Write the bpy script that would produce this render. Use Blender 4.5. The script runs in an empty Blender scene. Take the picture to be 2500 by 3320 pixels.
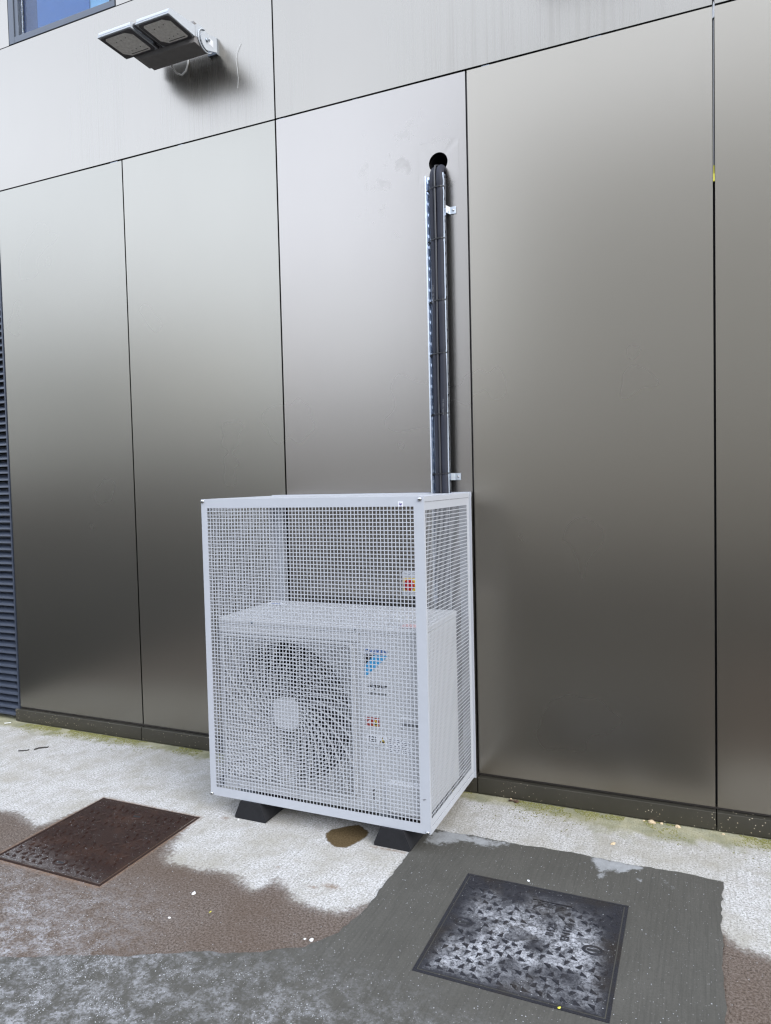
import bpy, bmesh, math, random
import numpy as np
from mathutils import Vector, Matrix, geometry
rad = math.radians
random.seed(7); RNG = np.random.default_rng(11)
S = bpy.context.scene
COL = S.collection

# ------------------------------------------------------------------ camera, sky, sun, exposure
cam = bpy.data.cameras.new("camera")
cam.sensor_fit = 'VERTICAL'; cam.sensor_height = 24.0; cam.lens = 2333.63 / 3320 * 24
cam.clip_start = 0.05; cam.clip_end = 2000
camo = bpy.data.objects.new("camera", cam); COL.objects.link(camo)
_rot = Matrix.Rotation(rad(23.6351), 3, 'Z') @ Matrix.Rotation(rad(-2.4072), 3, 'X') @ Matrix.Rotation(rad(1.3443), 3, 'Y')
_r, _f, _u = _rot.col[0], _rot.col[1], _rot.col[2]
camo.matrix_world = Matrix(((_r[0], _u[0], -_f[0], 3.0751), (_r[1], _u[1], -_f[1], -3.5979), (_r[2], _u[2], -_f[2], 1.6465), (0, 0, 0, 1)))
S.camera = camo

SUN_AZ, SUN_EL = 118.0, 34.0           # degrees clockwise from +Y, above the horizon
w = bpy.data.worlds.new("World"); S.world = w; w.use_nodes = True
nt = w.node_tree; nt.nodes.clear()
wo = nt.nodes.new('ShaderNodeOutputWorld'); bg = nt.nodes.new('ShaderNodeBackground')
sky = nt.nodes.new('ShaderNodeTexSky'); sky.sky_type = 'NISHITA'; sky.sun_disc = False
sky.sun_elevation = rad(SUN_EL); sky.sun_rotation = rad(SUN_AZ); sky.air_density = 1.0; sky.dust_density = 3.0; sky.ozone_density = 1.0
hs = nt.nodes.new('ShaderNodeHueSaturation'); hs.inputs['Saturation'].default_value = 0.42
nt.links.new(sky.outputs[0], hs.inputs['Color'])
# even high cloud deck, pale blue-grey, over the clear-sky glow
tc = nt.nodes.new('ShaderNodeTexCoord'); sx = nt.nodes.new('ShaderNodeSeparateXYZ'); nt.links.new(tc.outputs['Generated'], sx.inputs[0])
rp = nt.nodes.new('ShaderNodeValToRGB'); nt.links.new(sx.outputs[2], rp.inputs[0])
while len(rp.color_ramp.elements) < 5: rp.color_ramp.elements.new(.5)
for _el, (_p, _c) in zip(rp.color_ramp.elements, ((0.0, (4.8, 5.2, 5.8)), (0.20, (7.2, 7.9, 9.1)), (0.35, (10.4, 11.5, 13.8)), (0.50, (8.2, 9.1, 10.9)), (1.0, (8.8, 9.8, 11.8)))):
    _el.position = _p; _el.color = (*_c, 1)
mx = nt.nodes.new('ShaderNodeMix'); mx.data_type = 'RGBA'; mx.inputs[0].default_value = 0.88
nt.links.new(hs.outputs[0], mx.inputs[6]); nt.links.new(rp.outputs[0], mx.inputs[7])
nt.links.new(mx.outputs[2], bg.inputs[0]); nt.links.new(bg.outputs[0], wo.inputs[0])
bg.inputs[1].default_value = 0.15
sun = bpy.data.lights.new("sun", 'SUN'); sun.energy = 1.2; sun.angle = rad(35); sun.color = (1.0, 0.97, 0.92)
suno = bpy.data.objects.new("sun", sun); COL.objects.link(suno)
_a, _e = rad(SUN_AZ), rad(SUN_EL)
suno.rotation_euler = Vector((-math.sin(_a) * math.cos(_e), -math.cos(_a) * math.cos(_e), -math.sin(_e))).to_track_quat('-Z', 'Y').to_euler()
suno.location = (0, -6, 8)
S.view_settings.view_transform = 'Standard'; S.view_settings.look = 'None'
S.view_settings.exposure = 1.2; S.view_settings.gamma = 1.0; S.view_settings.use_curve_mapping = False
S.cycles.max_bounces = 8; S.cycles.use_denoising = True; S.cycles.denoising_prefilter = 'ACCURATE'
S.cycles.use_adaptive_sampling = False; S.cycles.pixel_filter_type = 'BLACKMAN_HARRIS'; S.cycles.filter_width = 1.3

# ------------------------------------------------------------------ helpers: objects
def tag(o, label=None, cat=None, group=None, kind=None):
    if label: o['label'] = label
    if cat: o['category'] = cat
    if group: o['group'] = group
    if kind: o['kind'] = kind
    return o
def empty(name, loc, label, cat, group=None):
    o = bpy.data.objects.new(name, None); COL.objects.link(o); o.location = loc; o.empty_display_size = .1
    return tag(o, label, cat, group)
def link(name, me, mat=None, parent=None, loc=None, label=None):
    o = bpy.data.objects.new(name, me); COL.objects.link(o)
    if mat is not None and not me.materials: me.materials.append(mat)
    if parent is not None:
        o.parent = parent
        wl = Vector((0, 0, 0)); q = parent
        while q is not None: wl += q.location; q = q.parent
        o.location = Vector(loc or (0, 0, 0)) - wl          # parts keep world coordinates
    elif loc: o.location = loc
    if label: o['label'] = label
    return o
def copy_tree(o, parent=None):
    c = o.copy(); COL.objects.link(c)
    if parent is not None: c.parent = parent
    for ch in list(o.children): copy_tree(ch, c)
    return c

class MB:
    """collects shapes into one mesh"""
    def __init__(s): s.v = []; s.f = []; s.m = []; s.sm = []
    def add(s, vs, fs, smooth=False, mi=0):
        b = len(s.v); s.v += [tuple(p) for p in vs]
        s.f += [tuple(b + i for i in f) for f in fs]; s.sm += [smooth] * len(fs); s.m += [mi] * len(fs)
    def box(s, x0, x1, y0, y1, z0, z1, mi=0):
        vs = [(x, y, z) for z in (z0, z1) for y in (y0, y1) for x in (x0, x1)]
        s.add(vs, [(0, 2, 3, 1), (4, 5, 7, 6), (0, 1, 5, 4), (2, 6, 7, 3), (0, 4, 6, 2), (1, 3, 7, 5)], mi=mi)
    def prism(s, pts, vec, mi=0, smooth=False):
        n = len(pts); v = Vector(vec); P = [Vector(p) for p in pts]
        vs = P + [p + v for p in P]
        s.add(vs, [tuple(range(n))[::-1], tuple(range(n, 2 * n))], mi=mi)
        s.add(vs, [(i, (i + 1) % n, n + (i + 1) % n, n + i) for i in range(n)], smooth, mi)
    def tube(s, path, r, n=10, closed=False, mi=0, cap=True):
        P = [Vector(p) for p in path]; m = len(P); vs = []; prev = None
        for i, p in enumerate(P):
            a = P[(i - 1) % m] if (closed or i > 0) else p
            b = P[(i + 1) % m] if (closed or i < m - 1) else p
            t = (b - a).normalized()
            if prev is None: u = t.orthogonal().normalized()
            else:
                u = prev - t * prev.dot(t); u.normalize()
            prev = u; q = t.cross(u); rr = r[i] if isinstance(r, (list, tuple)) else r
            vs += [p + (u * math.cos(2 * math.pi * k / n) + q * math.sin(2 * math.pi * k / n)) * rr for k in range(n)]
        fs = []
        for i in range(m if closed else m - 1):
            j = (i + 1) % m
            fs += [(i * n + k, i * n + (k + 1) % n, j * n + (k + 1) % n, j * n + k) for k in range(n)]
        s.add(vs, fs, True, mi)
        if cap and not closed: s.add(vs, [tuple(range(n))[::-1], tuple(range((m - 1) * n, m * n))], mi=mi)
    def lathe(s, prof, c, axis='y', n=24, mi=0, smooth=True):
        """prof: (radius, along)"""
        vs = []
        for r, a in prof:
            for k in range(n):
                t = 2 * math.pi * k / n; cu, sv = math.cos(t) * r, math.sin(t) * r
                vs.append((c[0] + cu, c[1] + a, c[2] + sv) if axis == 'y' else ((c[0] + cu, c[1] + sv, c[2] + a) if axis == 'z' else (c[0] + a, c[1] + cu, c[2] + sv)))
        fs = []
        for i in range(len(prof) - 1):
            fs += [(i * n + k, i * n + (k + 1) % n, (i + 1) * n + (k + 1) % n, (i + 1) * n + k) for k in range(n)]
        s.add(vs, fs, smooth, mi)
        if prof[-1][0] > 1e-6: s.add(vs, [tuple(range((len(prof) - 1) * n, len(prof) * n))], mi=mi)
        if prof[0][0] > 1e-6: s.add(vs, [tuple(range(n))[::-1]], mi=mi)
    def mesh(s, name, mats=(), recalc=True):
        me = bpy.data.meshes.new(name); me.from_pydata(s.v, [], s.f)
        me.polygons.foreach_set('use_smooth', s.sm); me.polygons.foreach_set('material_index', s.m)
        for m in mats: me.materials.append(m)
        if recalc:
            bm = bmesh.new(); bm.from_mesh(me); bmesh.ops.recalc_face_normals(bm, faces=bm.faces); bm.to_mesh(me); bm.free()
        me.update(); return me
    def obj(s, name, mat, parent=None, bevel=0, seg=2, label=None):
        mats = mat if isinstance(mat, (list, tuple)) else [mat]
        o = link(name, s.mesh(name, mats), None, parent, label=label)
        if bevel:
            b = o.modifiers.new('bevel', 'BEVEL'); b.width = bevel; b.segments = seg; b.limit_method = 'ANGLE'; b.angle_limit = rad(40)
        return o
def rrect(x0, x1, z0, z1, r, n=5):
    out = []
    for cx, cz, a in ((x1 - r, z1 - r, 0), (x0 + r, z1 - r, 90), (x0 + r, z0 + r, 180), (x1 - r, z0 + r, 270)):
        for k in range(n + 1):
            t = rad(a + 90 * k / n); out.append((cx + r * math.cos(t), cz + r * math.sin(t)))
    return out
def lettering(txt, size, rotm, loc, mat, parent, name='lettering', shear=0, bold=0, ext=.0004, sx=1.0, align='LEFT'):
    c = bpy.data.curves.new(name, 'FONT'); c.body = txt; c.size = size; c.shear = shear; c.offset = bold; c.extrude = ext; c.align_x = align
    c.resolution_u = 3
    t = bpy.data.objects.new('tmp_text', c); COL.objects.link(t)
    bpy.context.view_layer.update()
    me = bpy.data.meshes.new_from_object(t.evaluated_get(bpy.context.evaluated_depsgraph_get()))
    bpy.data.objects.remove(t); bpy.data.curves.remove(c)
    me.name = name; me.materials.clear()
    me.transform(Matrix.Translation(loc) @ rotm.to_4x4() @ Matrix.Diagonal((sx, 1, 1, 1)))
    return link(name, me, mat, parent)
FACE_FRONT = Matrix.Rotation(rad(90), 3, 'X')      # reads from -Y

# ------------------------------------------------------------------ helpers: materials
class NT:
    def __init__(s, name):
        s.m = bpy.data.materials.new(name); s.m.use_nodes = True; s.t = s.m.node_tree; s.t.nodes.clear()
        s.out = s.t.nodes.new('ShaderNodeOutputMaterial'); s.b = s.t.nodes.new('ShaderNodeBsdfPrincipled')
        s.t.links.new(s.b.outputs[0], s.out.inputs[0]); s._c = None
    def n(s, t, **kw):
        q = s.t.nodes.new(t)
        for k, v in kw.items(): setattr(q, k, v)
        return q
    def put(s, sock, v):
        if hasattr(v, 'links') or hasattr(v, 'is_linked'): s.t.links.new(v, sock)
        else:
            if isinstance(v, (tuple, list)) and len(v) == 3 and sock.type == 'RGBA': v = (*v, 1)
            sock.default_value = v
    def co(s, scale=(1, 1, 1), kind='Object'):
        if kind == 'World': g = s.n('ShaderNodeNewGeometry').outputs['Position']
        else: g = s.n('ShaderNodeTexCoord').outputs[kind]
        mp = s.n('ShaderNodeMapping'); mp.inputs['Scale'].default_value = scale; s.put(mp.inputs[0], g); return mp.outputs[0]
    def noise(s, scale, detail=2, rough=.5, vec=None, dist=0):
        q = s.n('ShaderNodeTexNoise'); q.inputs['Scale'].default_value = scale; q.inputs['Detail'].default_value = detail
        q.inputs['Roughness'].default_value = rough; q.inputs['Distortion'].default_value = dist
        s.put(q.inputs['Vector'], vec if vec is not None else s.co()); return q.outputs['Fac']
    def voro(s, scale, vec=None, out='Distance', feature='F1', rnd=1.0):
        q = s.n('ShaderNodeTexVoronoi', feature=feature); q.inputs['Scale'].default_value = scale; q.inputs['Randomness'].default_value = rnd
        s.put(q.inputs['Vector'], vec if vec is not None else s.co()); return q.outputs[out]
    def ramp(s, fac, stops, interp='LINEAR'):
        q = s.n('ShaderNodeValToRGB'); q.color_ramp.interpolation = interp; e = q.color_ramp.elements
        while len(e) < len(stops): e.new(.5)
        for i, (p, c) in enumerate(stops):
            e[i].position = p; e[i].color = (c, c, c, 1) if not isinstance(c, (tuple, list)) else (*c, 1)
        s.put(q.inputs[0], fac); return q.outputs[0]
    def mix(s, fac, a, b, mode='MIX'):
        q = s.n('ShaderNodeMix', data_type='RGBA', blend_type=mode)
        s.put(q.inputs[0], fac); s.put(q.inputs[6], a); s.put(q.inputs[7], b); return q.outputs[2]
    def math(s, op, a, b=None, clamp=False):
        q = s.n('ShaderNodeMath', operation=op, use_clamp=clamp); s.put(q.inputs[0], a)
        if b is not None: s.put(q.inputs[1], b)
        return q.outputs[0]
    def attr(s, name): return s.n('ShaderNodeAttribute', attribute_name=name).outputs['Fac']
    def sep(s, vec):
        q = s.n('ShaderNodeSeparateXYZ'); s.put(q.inputs[0], vec); return q.outputs
    def bump(s, h, strength=.3, dist=.002):
        q = s.n('ShaderNodeBump'); q.inputs['Strength'].default_value = strength; q.inputs['Distance'].default_value = dist
        s.put(q.inputs['Height'], h); s.put(s.b.inputs['Normal'], q.outputs[0]); return q
    def rand(s): return s.n('ShaderNodeObjectInfo').outputs['Random']
    def set(s, color=None, rough=None, metal=None, spec=None, **kw):
        if color is not None: s.put(s.b.inputs['Base Color'], color)
        if rough is not None: s.put(s.b.inputs['Roughness'], rough)
        if metal is not None: s.put(s.b.inputs['Metallic'], metal)
        if spec is not None: s.put(s.b.inputs['Specular IOR Level'], spec)
        for k, v in kw.items(): s.put(s.b.inputs[k.replace('_', ' ')], v)
        return s.m
ALB = .71      # all paints, stones and plastics share one albedo scale
def simple(name, c, rough=.5, metal=0, var=.12, scale=40, bump=0, bscale=300, spec=.5):
    c = tuple(x * ALB for x in c); n = NT(name); f = n.noise(scale, 4, .6)
    lo = tuple(x * (1 - var) for x in c); hi = tuple(min(1, x * (1 + var)) for x in c)
    n.set(n.mix(f, lo, hi), n.ramp(f, [(.2, max(0, rough - .07)), (.8, min(1, rough + .07))]), metal, spec)
    if bump: n.bump(n.noise(bscale, 3), bump, .001)
    return n.m

def panel_material(name, streaks):
    n = NT(name); wc = n.co(kind='World')
    r = n.rand(); tint = n.ramp(r, [(0, (.252, .234, .203)), (.5, (.264, .246, .215)), (1, (.276, .258, .228))])
    cloud = n.noise(1.3, 3, .55, wc)
    c = n.mix(n.ramp(cloud, [(.1, 0), (.9, 1)]), tint, n.mix(1.0, tint, (.965, .965, .97), 'MULTIPLY'))
    brush = n.noise(1.0, 3, .6, n.co((420, 420, 3.2), 'World'))
    c = n.mix(1.0, c, n.n('ShaderNodeObjectInfo').outputs['Color'], 'MULTIPLY')
    c = n.mix(.06, c, n.ramp(brush, [(.3, (.20, .185, .165)), (.7, (.30, .28, .25))]))
    rough = n.math('ADD', n.math('MULTIPLY', cloud, .03), .255)
    if streaks:
        z = n.sep(wc)[2]
        st = n.ramp(n.noise(1.0, 3, .7, n.co((60, 60, .35), 'World')), [(.5, 0), (.66, 1)])
        area = n.ramp(n.noise(.9, 2, .5, n.co((1, 1, .2), 'World')), [(.42, 0), (.62, 1)])
        low = n.ramp(z, [(0, 0), (1, 1)])  # placeholder, replaced by map range below
        mr = n.n('ShaderNodeMapRange'); mr.inputs[1].default_value = 4.75; mr.inputs[2].default_value = 3.75; n.put(mr.inputs[0], z)
        k = n.math('MULTIPLY', n.math('MULTIPLY', st, area), n.math('MULTIPLY', mr.outputs[0], .13))
        c = n.mix(k, c, (.16, .14, .12)); rough = n.math('ADD', rough, n.math('MULTIPLY', k, .25))
    vm = n.n('ShaderNodeVectorMath', operation='DISTANCE'); n.put(vm.inputs[0], wc); vm.inputs[1].default_value = (1.64, 0, 3.27); dist = vm.outputs['Value']
    sm = n.math('MULTIPLY', n.ramp(n.noise(8, 4, .65, wc, .6), [(.56, 0), (.72, 1)]), n.ramp(dist, [(.10, 1), (.36, 0)]))
    rough = n.math('ADD', rough, n.math('MULTIPLY', sm, .10)); c = n.mix(n.math('MULTIPLY', sm, .14), c, (.15, .14, .125))
    n.set(c, rough, 1.0)
    n.bump(n.noise(.9, 1, .4, wc), .10, .02)
    return n.m
M_panel = panel_material('bronze_panel', False)
M_panel_top = panel_material('bronze_panel_streaked', True)
def plinth_material():
    n = NT('bronze_plinth'); wc = n.co(kind='World'); z = n.sep(wc)[2]
    base = n.mix(n.noise(6, 4, .6, wc), (.048, .044, .034), (.075, .069, .054))
    sp = n.ramp(n.voro(62, wc), [(.0, 1), (.11, 1), (.17, 0)])
    pick = n.ramp(n.voro(62, wc, 'Color'), [(.55, 0), (.6, 1)])
    area = n.ramp(n.noise(2.6, 3, .6, n.co((1, 1, 2), 'World')), [(.40, 0), (.55, 1)])
    k = n.math('MULTIPLY', n.math('MULTIPLY', sp, pick), area)
    c = n.mix(k, base, n.mix(n.noise(60, 1, .5, wc), (.42, .33, .17), (.55, .5, .42)))
    n.set(c, n.math('ADD', .36, n.math('MULTIPLY', k, .4)), n.math('SUBTRACT', .55, n.math('MULTIPLY', k, .55)))
    return n.m
M_plinth = plinth_material()
M_black = simple('joint_black', (.012, .012, .014), .7)
M_brown = simple('gasket_brown', (.06, .05, .042), .5)
M_strip = simple('pale_strip', (.42, .43, .44), .35)
M_yellow = simple('yellow_tape', (.62, .58, .06), .5)
M_louvre = simple('louvre_blue_grey', (.040, .050, .074), .42, 0, .15, 12)
M_frame = simple('window_frame_grey', (.085, .10, .125), .35, .3)
M_cage = simple('cage_grey_paint', (.495, .512, .545), .42, 0, .04, 25, .12, 900)
M_ivory = simple('ivory_casing', (.60, .605, .61), .45, 0, .04, 9, .05, 500)
M_dark = simple('fan_black', (.012, .013, .015), .5)
M_rubber = simple('black_rubber', (.016, .016, .018), .85, 0, .5, 45, .9, 70, spec=.25)
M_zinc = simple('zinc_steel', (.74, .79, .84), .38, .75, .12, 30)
M_zincdark = simple('zinc_dark_galvanised', (.36, .40, .45), .4, .9, .15, 30)  # darker, more metallic zinc for clips, screws and rails
M_steel = simple('bolt_steel', (.6, .6, .6), .22, 1)
M_foam = simple('pipe_foam_black', (.026, .028, .040), .6, 0, .25, 25, .1, 200, spec=.25)
M_tie = simple('tie_black', (.01, .01, .011), .45)
M_white = simple('white_label', (.82, .83, .85), .5, 0, .02)
M_lampbody = simple('lamp_body_grey', (.52, .55, .58), .4, .0, .06, 20)
M_lampunder = simple('lamp_underside_grey', (.23, .22, .215), .6, 0, .25, 30)  # darker mottled grey for the driver housing
M_lampframe = simple('lamp_rim_dark', (.10, .095, .10), .5, 0, .2, 40)
M_print_black = simple('print_black', (.01, .01, .012), .5)
M_print_blue = simple('print_blue', (.03, .13, .42), .5)
M_print_cyan = simple('print_cyan', (.05, .36, .68), .5)
M_red = simple('red_plastic', (.48, .012, .018), .35)
M_redlabel = simple('red_label', (.36, .035, .02), .5)
M_yel = simple('yellow_plastic', (.80, .58, .05), .4)
M_purple = simple('print_purple', (.13, .10, .28), .5)
M_greyplastic = simple('grey_plastic', (.55, .57, .60), .4)
M_stone = simple('cream_stone', (.62, .48, .30), .8, 0, .2, 60, .4, 200)
M_chip = simple('white_chip', (.80, .80, .78), .7, 0, .1, 60)
M_leaf = simple('dead_leaf', (.10, .055, .03), .7, 0, .4, 60)
M_twig = simple('twig_dark', (.035, .03, .028), .8)
M_salt = NT('salt_grit'); M_salt = M_salt.set(M_salt.mix(M_salt.noise(90, 1), (.22, .225, .235), (.40, .405, .41)), .35)
def lens_material():
    n = NT('lamp_lens_brightened'); f = n.noise(55, 5, .7)  # pale base raised to carry the bright ground mirrored in the glass
    n.set(n.mix(n.ramp(f, [(.35, 0), (.7, 1)]), (.58, .555, .515), (.80, .78, .74)), .45); return n.m
M_lens = lens_material()
def glass_material():
    n = NT('window_glass'); n.set((.75, .85, .95), .02, 0, .5)
    n.b.inputs['Transmission Weight'].default_value = 1.0; n.b.inputs['IOR'].default_value = 1.26
    return n.m
M_glass = glass_material()
M_reflblue = simple('blue_reflection_paint', (.045, .17, .46), .6, 0, .05)  # window reflection painted as colour: blue and navy building, pale sky
M_reflnavy = simple('navy_reflection_paint', (.02, .05, .16), .6, 0, .05)
M_reflpale = simple('pale_reflection_paint', (.36, .68, .90), .6, 0, .03)

# ground materials: stains follow attributes stored on the sheets
def concrete_material():
    n = NT('concrete_slab'); wc = n.co(kind='World')
    warp = n.noise(9, 4, .6, wc); warp2 = n.noise(60, 3, .6, wc)
    fine = n.noise(115, 5, .82, wc); grit = n.voro(105, wc)
    streak = n.noise(1.0, 3, .65, n.co((85, 6, 1), 'World'))
    big = n.noise(2.2, 4, .6, wc); mid = n.noise(11, 5, .7, wc)
    dry = n.ramp(fine, [(.34, (.10, .092, .08)), (.455, (.39, .378, .355)), (.58, (.64, .63, .612))])
    dry = n.mix(n.ramp(streak, [(.30, .42), (.48, 0)]), dry, (.23, .215, .19))
    dry = n.mix(n.ramp(mid, [(.46, 0), (.66, .5)]), dry, (.30, .28, .235))
    dry = n.mix(n.ramp(big, [(.45, 0), (.66, .6)]), dry, (.31, .285, .225))
    dry = n.mix(n.math('MULTIPLY', n.ramp(grit, [(.12, .8), (.22, 0)]), n.ramp(n.noise(7, 2, .5, wc), [(.4, .3), (.6, 1)])), dry, (.12, .11, .095))
    # moss
    ms = n.math('ADD', n.attr('moss'), n.math('MULTIPLY', n.math('SUBTRACT', warp, .5), 1.7))
    ms = n.math('ADD', ms, n.math('MULTIPLY', n.math('SUBTRACT', fine, .5), .55))
    mcol = n.mix(n.ramp(warp, [(.4, 0), (.62, 1)]), (.30, .275, .115), (.15, .15, .04))
    c = n.mix(n.math('MULTIPLY', n.ramp(ms, [(.30, 0), (.80, .7)]), n.ramp(fine, [(.3, .5), (.55, 1)])), dry, mcol)
    # damp brown area
    wt = n.math('ADD', n.attr('wet'), n.math('MULTIPLY', n.math('SUBTRACT', warp, .5), .42))
    wt = n.math('ADD', wt, n.math('MULTIPLY', n.math('SUBTRACT', warp2, .5), .55))
    wt = n.math('ADD', wt, n.math('MULTIPLY', n.math('SUBTRACT', fine, .5), .35))
    wk = n.ramp(wt, [(.36, 0), (.50, .75), (.66, 1)])
    wcol = n.ramp(fine, [(.35, (.022, .015, .011)), (.47, (.105, .080, .064)), (.60, (.215, .178, .152))])
    wcol = n.mix(n.ramp(big, [(.4, 0), (.7, .5)]), wcol, (.095, .063, .042))
    wcol = n.mix(n.ramp(grit, [(.10, .8), (.22, 0)]), wcol, (.035, .024, .018))
    c = n.mix(wk, c, wcol)
    # oily puddles
    st = n.math('ADD', n.attr('stain'), n.math('MULTIPLY', n.math('SUBTRACT', warp2, .5), .5))
    sk = n.ramp(st, [(.36, 0), (.50, .85), (.6, 1)])
    c = n.mix(sk, c, n.ramp(fine, [(.3, (.055, .038, .018)), (.6, (.125, .09, .048))]))
    ru = n.ramp(n.math('ADD', n.attr('rust'), n.math('MULTIPLY', n.math('SUBTRACT', warp2, .5), .8)), [(.4, 0), (.9, .8)])
    c = n.mix(ru, c, (.20, .125, .08))
    # frozen grit film
    fr = n.math('MULTIPLY', n.attr('frost'), n.ramp(n.noise(16, 6, .72, wc, .3), [(.42, 0), (.60, 1)]))
    fr = n.math('MULTIPLY', fr, n.ramp(n.noise(85, 5, .8, wc), [(.42, 0), (.54, 1)]))
    c = n.mix(n.math('MULTIPLY', fr, .8), c, (.37, .37, .38))
    rough = n.math('SUBTRACT', n.math('SUBTRACT', .88, n.math('MULTIPLY', wk, .30)), n.math('MULTIPLY', sk, .28))
    c = n.mix(1.0, c, (ALB, ALB, ALB), 'MULTIPLY')
    n.set(c, rough, 0, n.math('MULTIPLY', wk, .14))
    n.bump(n.math('ADD', fine, n.math('MULTIPLY', streak, 1.2)), .55, .003)
    return n.m
def patch_material():
    n = NT('concrete_patch'); wc = n.co(kind='World')
    fine = n.noise(140, 5, .8, wc); big = n.noise(3.0, 6, .72, wc); streak = n.noise(1.0, 3, .6, n.co((110, 4, 1), 'World'))
    c = n.mix(big, (.064, .061, .052), (.116, .110, .096))
    c = n.mix(n.ramp(fine, [(.35, .45), (.55, 0)]), c, (.05, .048, .042))
    c = n.mix(n.ramp(streak, [(.35, .45), (.55, 0)]), c, (.06, .058, .05))
    sp = n.math('MULTIPLY', n.ramp(n.voro(70, wc), [(.07, 1), (.13, 0)]), n.ramp(n.voro(70, wc, 'Color'), [(.5, 0), (.55, .8)]))
    c = n.mix(sp, c, (.36, .35, .33))
    eff = n.math('ADD', n.attr('eff'), n.math('MULTIPLY', n.math('SUBTRACT', n.noise(22, 6, .75, wc), .5), 1.9))
    ek = n.ramp(eff, [(.48, 0), (.78, .8)])
    c = n.mix(ek, c, n.mix(n.noise(35, 4, .7, wc), (.22, .225, .225), (.47, .48, .485)))
    fr = n.math('MULTIPLY', n.attr('frost'), n.ramp(n.noise(15, 7, .74, wc, .3), [(.43, 0), (.60, 1)]))
    fr = n.math('MULTIPLY', fr, n.ramp(n.noise(80, 5, .8, wc), [(.42, .04), (.54, 1)]))
    c = n.mix(n.math('MULTIPLY', fr, .85), c, (.35, .35, .36))
    c = n.mix(1.0, c, (ALB, ALB, ALB), 'MULTIPLY')
    n.set(c, n.ramp(big, [(.3, .55), (.7, .75)]), 0, .14)
    n.bump(n.math('ADD', fine, n.math('MULTIPLY', streak, .8)), .4, .002)
    return n.m
def iron_material(name, lo, hi, frostcol, spots):
    n = NT(name); wc = n.co(kind='World')
    fine = n.noise(190, 4, .7, wc); mid = n.noise(24, 6, .78, wc, .1)
    c = n.mix(n.ramp(fine, [(.3, 0), (.7, 1)]), lo, hi)
    c = n.mix(n.ramp(n.noise(7, 3, .6, wc), [(.5, 0), (.7, .6)]), c, spots)
    f = n.math('MULTIPLY', n.attr('frost'), n.ramp(mid, [(.34, .15), (.60, 1)]))
    f = n.math('MULTIPLY', f, n.ramp(n.noise(105, 5, .82, wc), [(.40, .06), (.55, 1)]))
    c = n.mix(f, c, frostcol)
    c = n.mix(1.0, c, (ALB, ALB, ALB), 'MULTIPLY')
    n.set(c, n.math('ADD', .45, n.math('MULTIPLY', f, .3)), 0, .14)
    n.bump(n.math('ADD', fine, n.math('MULTIPLY', mid, .6)), .6, .003)
    return n.m
M_slab, M_patch = concrete_material(), patch_material()
M_iron = iron_material('cast_iron_black', (.012, .012, .015), (.036, .036, .042), (.49, .495, .515), (.030, .024, .018))
M_rust = iron_material('cast_iron_rusty', (.010, .0048, .0038), (.040, .019, .0135), (.26, .245, .235), (.052, .025, .016))
def asphalt_material():
    n = NT('asphalt'); wc = n.co(kind='World')
    n.set(n.mix(n.noise(120, 3, .7, wc), (.035, .035, .034), (.06, .058, .055)), .95, 0, 0.0); n.bump(n.noise(200, 2, .6, wc), .5, .004); return n.m
M_asphalt = asphalt_material()

# ------------------------------------------------------------------ numpy fields for the ground
def sdf(px, py, poly):
    """signed distance to polygon, positive inside"""
    P = np.array(poly); d = np.full(px.shape, 1e9); ins = np.zeros(px.shape, bool)
    for i in range(len(P)):
        a, b = P[i], P[(i + 1) % len(P)]; e = b - a
        t = np.clip(((px - a[0]) * e[0] + (py - a[1]) * e[1]) / (e @ e + 1e-12), 0, 1)
        d = np.minimum(d, np.hypot(px - a[0] - t * e[0], py - a[1] - t * e[1]))
        c = (a[1] > py) != (b[1] > py)
        with np.errstate(divide='ignore', invalid='ignore'):
            xi = (b[0] - a[0]) * (py - a[1]) / (b[1] - a[1]) + a[0]
        ins ^= c & (px < xi)
    return np.where(ins, d, -d)
def soft(d, wdt): return np.clip(.5 + d / (2 * wdt), 0, 1)
def sstep(x, a, b):
    t = np.clip((x - a) / (b - a), 0, 1); return t * t * (3 - 2 * t)
_lat = RNG.random((64, 64))
def vnoise(x, y, s):
    x = x * s; y = y * s; i = np.floor(x).astype(int); j = np.floor(y).astype(int); fx = x - i; fy = y - j
    fx = fx * fx * (3 - 2 * fx); fy = fy * fy * (3 - 2 * fy); g = lambda a, b: _lat[a % 64, b % 64]
    return (g(i, j) * (1 - fx) + g(i + 1, j) * fx) * (1 - fy) + (g(i, j + 1) * (1 - fx) + g(i + 1, j + 1) * fx) * fy
WET = [(-3.4, -.55), (-2.2, -.70), (-1.4, -.92), (-.8, -1.03), (-.233, -1.075), (-.111, -1.066), (.09, -1.14), (.141, -1.03), (.16, -.90), (.30, -1.0), (.70, -1.0), (.781, -.88),
       (.875, -1.109), (.939, -1.168), (1.03, -1.173), (1.096, -1.174), (1.138, -1.145), (1.304, -1.158), (1.397, -1.219), (1.426, -1.174),
       (1.45, -1.121), (1.566, -1.197), (1.655, -1.223), (1.742, -1.232), (1.80, -1.216), (1.90, -1.12), (1.95, -4), (-3.4, -4)]
WET_R = [(3.10, -.80), (3.148, -.847), (3.195, -.892), (3.288, -.916), (4.4, -.95), (4.4, -4), (3.05, -4)]
PUDDLE = [(1.457, -.69), (1.462, -.64), (1.495, -.608), (1.521, -.579), (1.566, -.552), (1.638, -.599), (1.645, -.65), (1.623, -.719), (1.6, -.767), (1.55, -.777), (1.493, -.739)]
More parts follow.
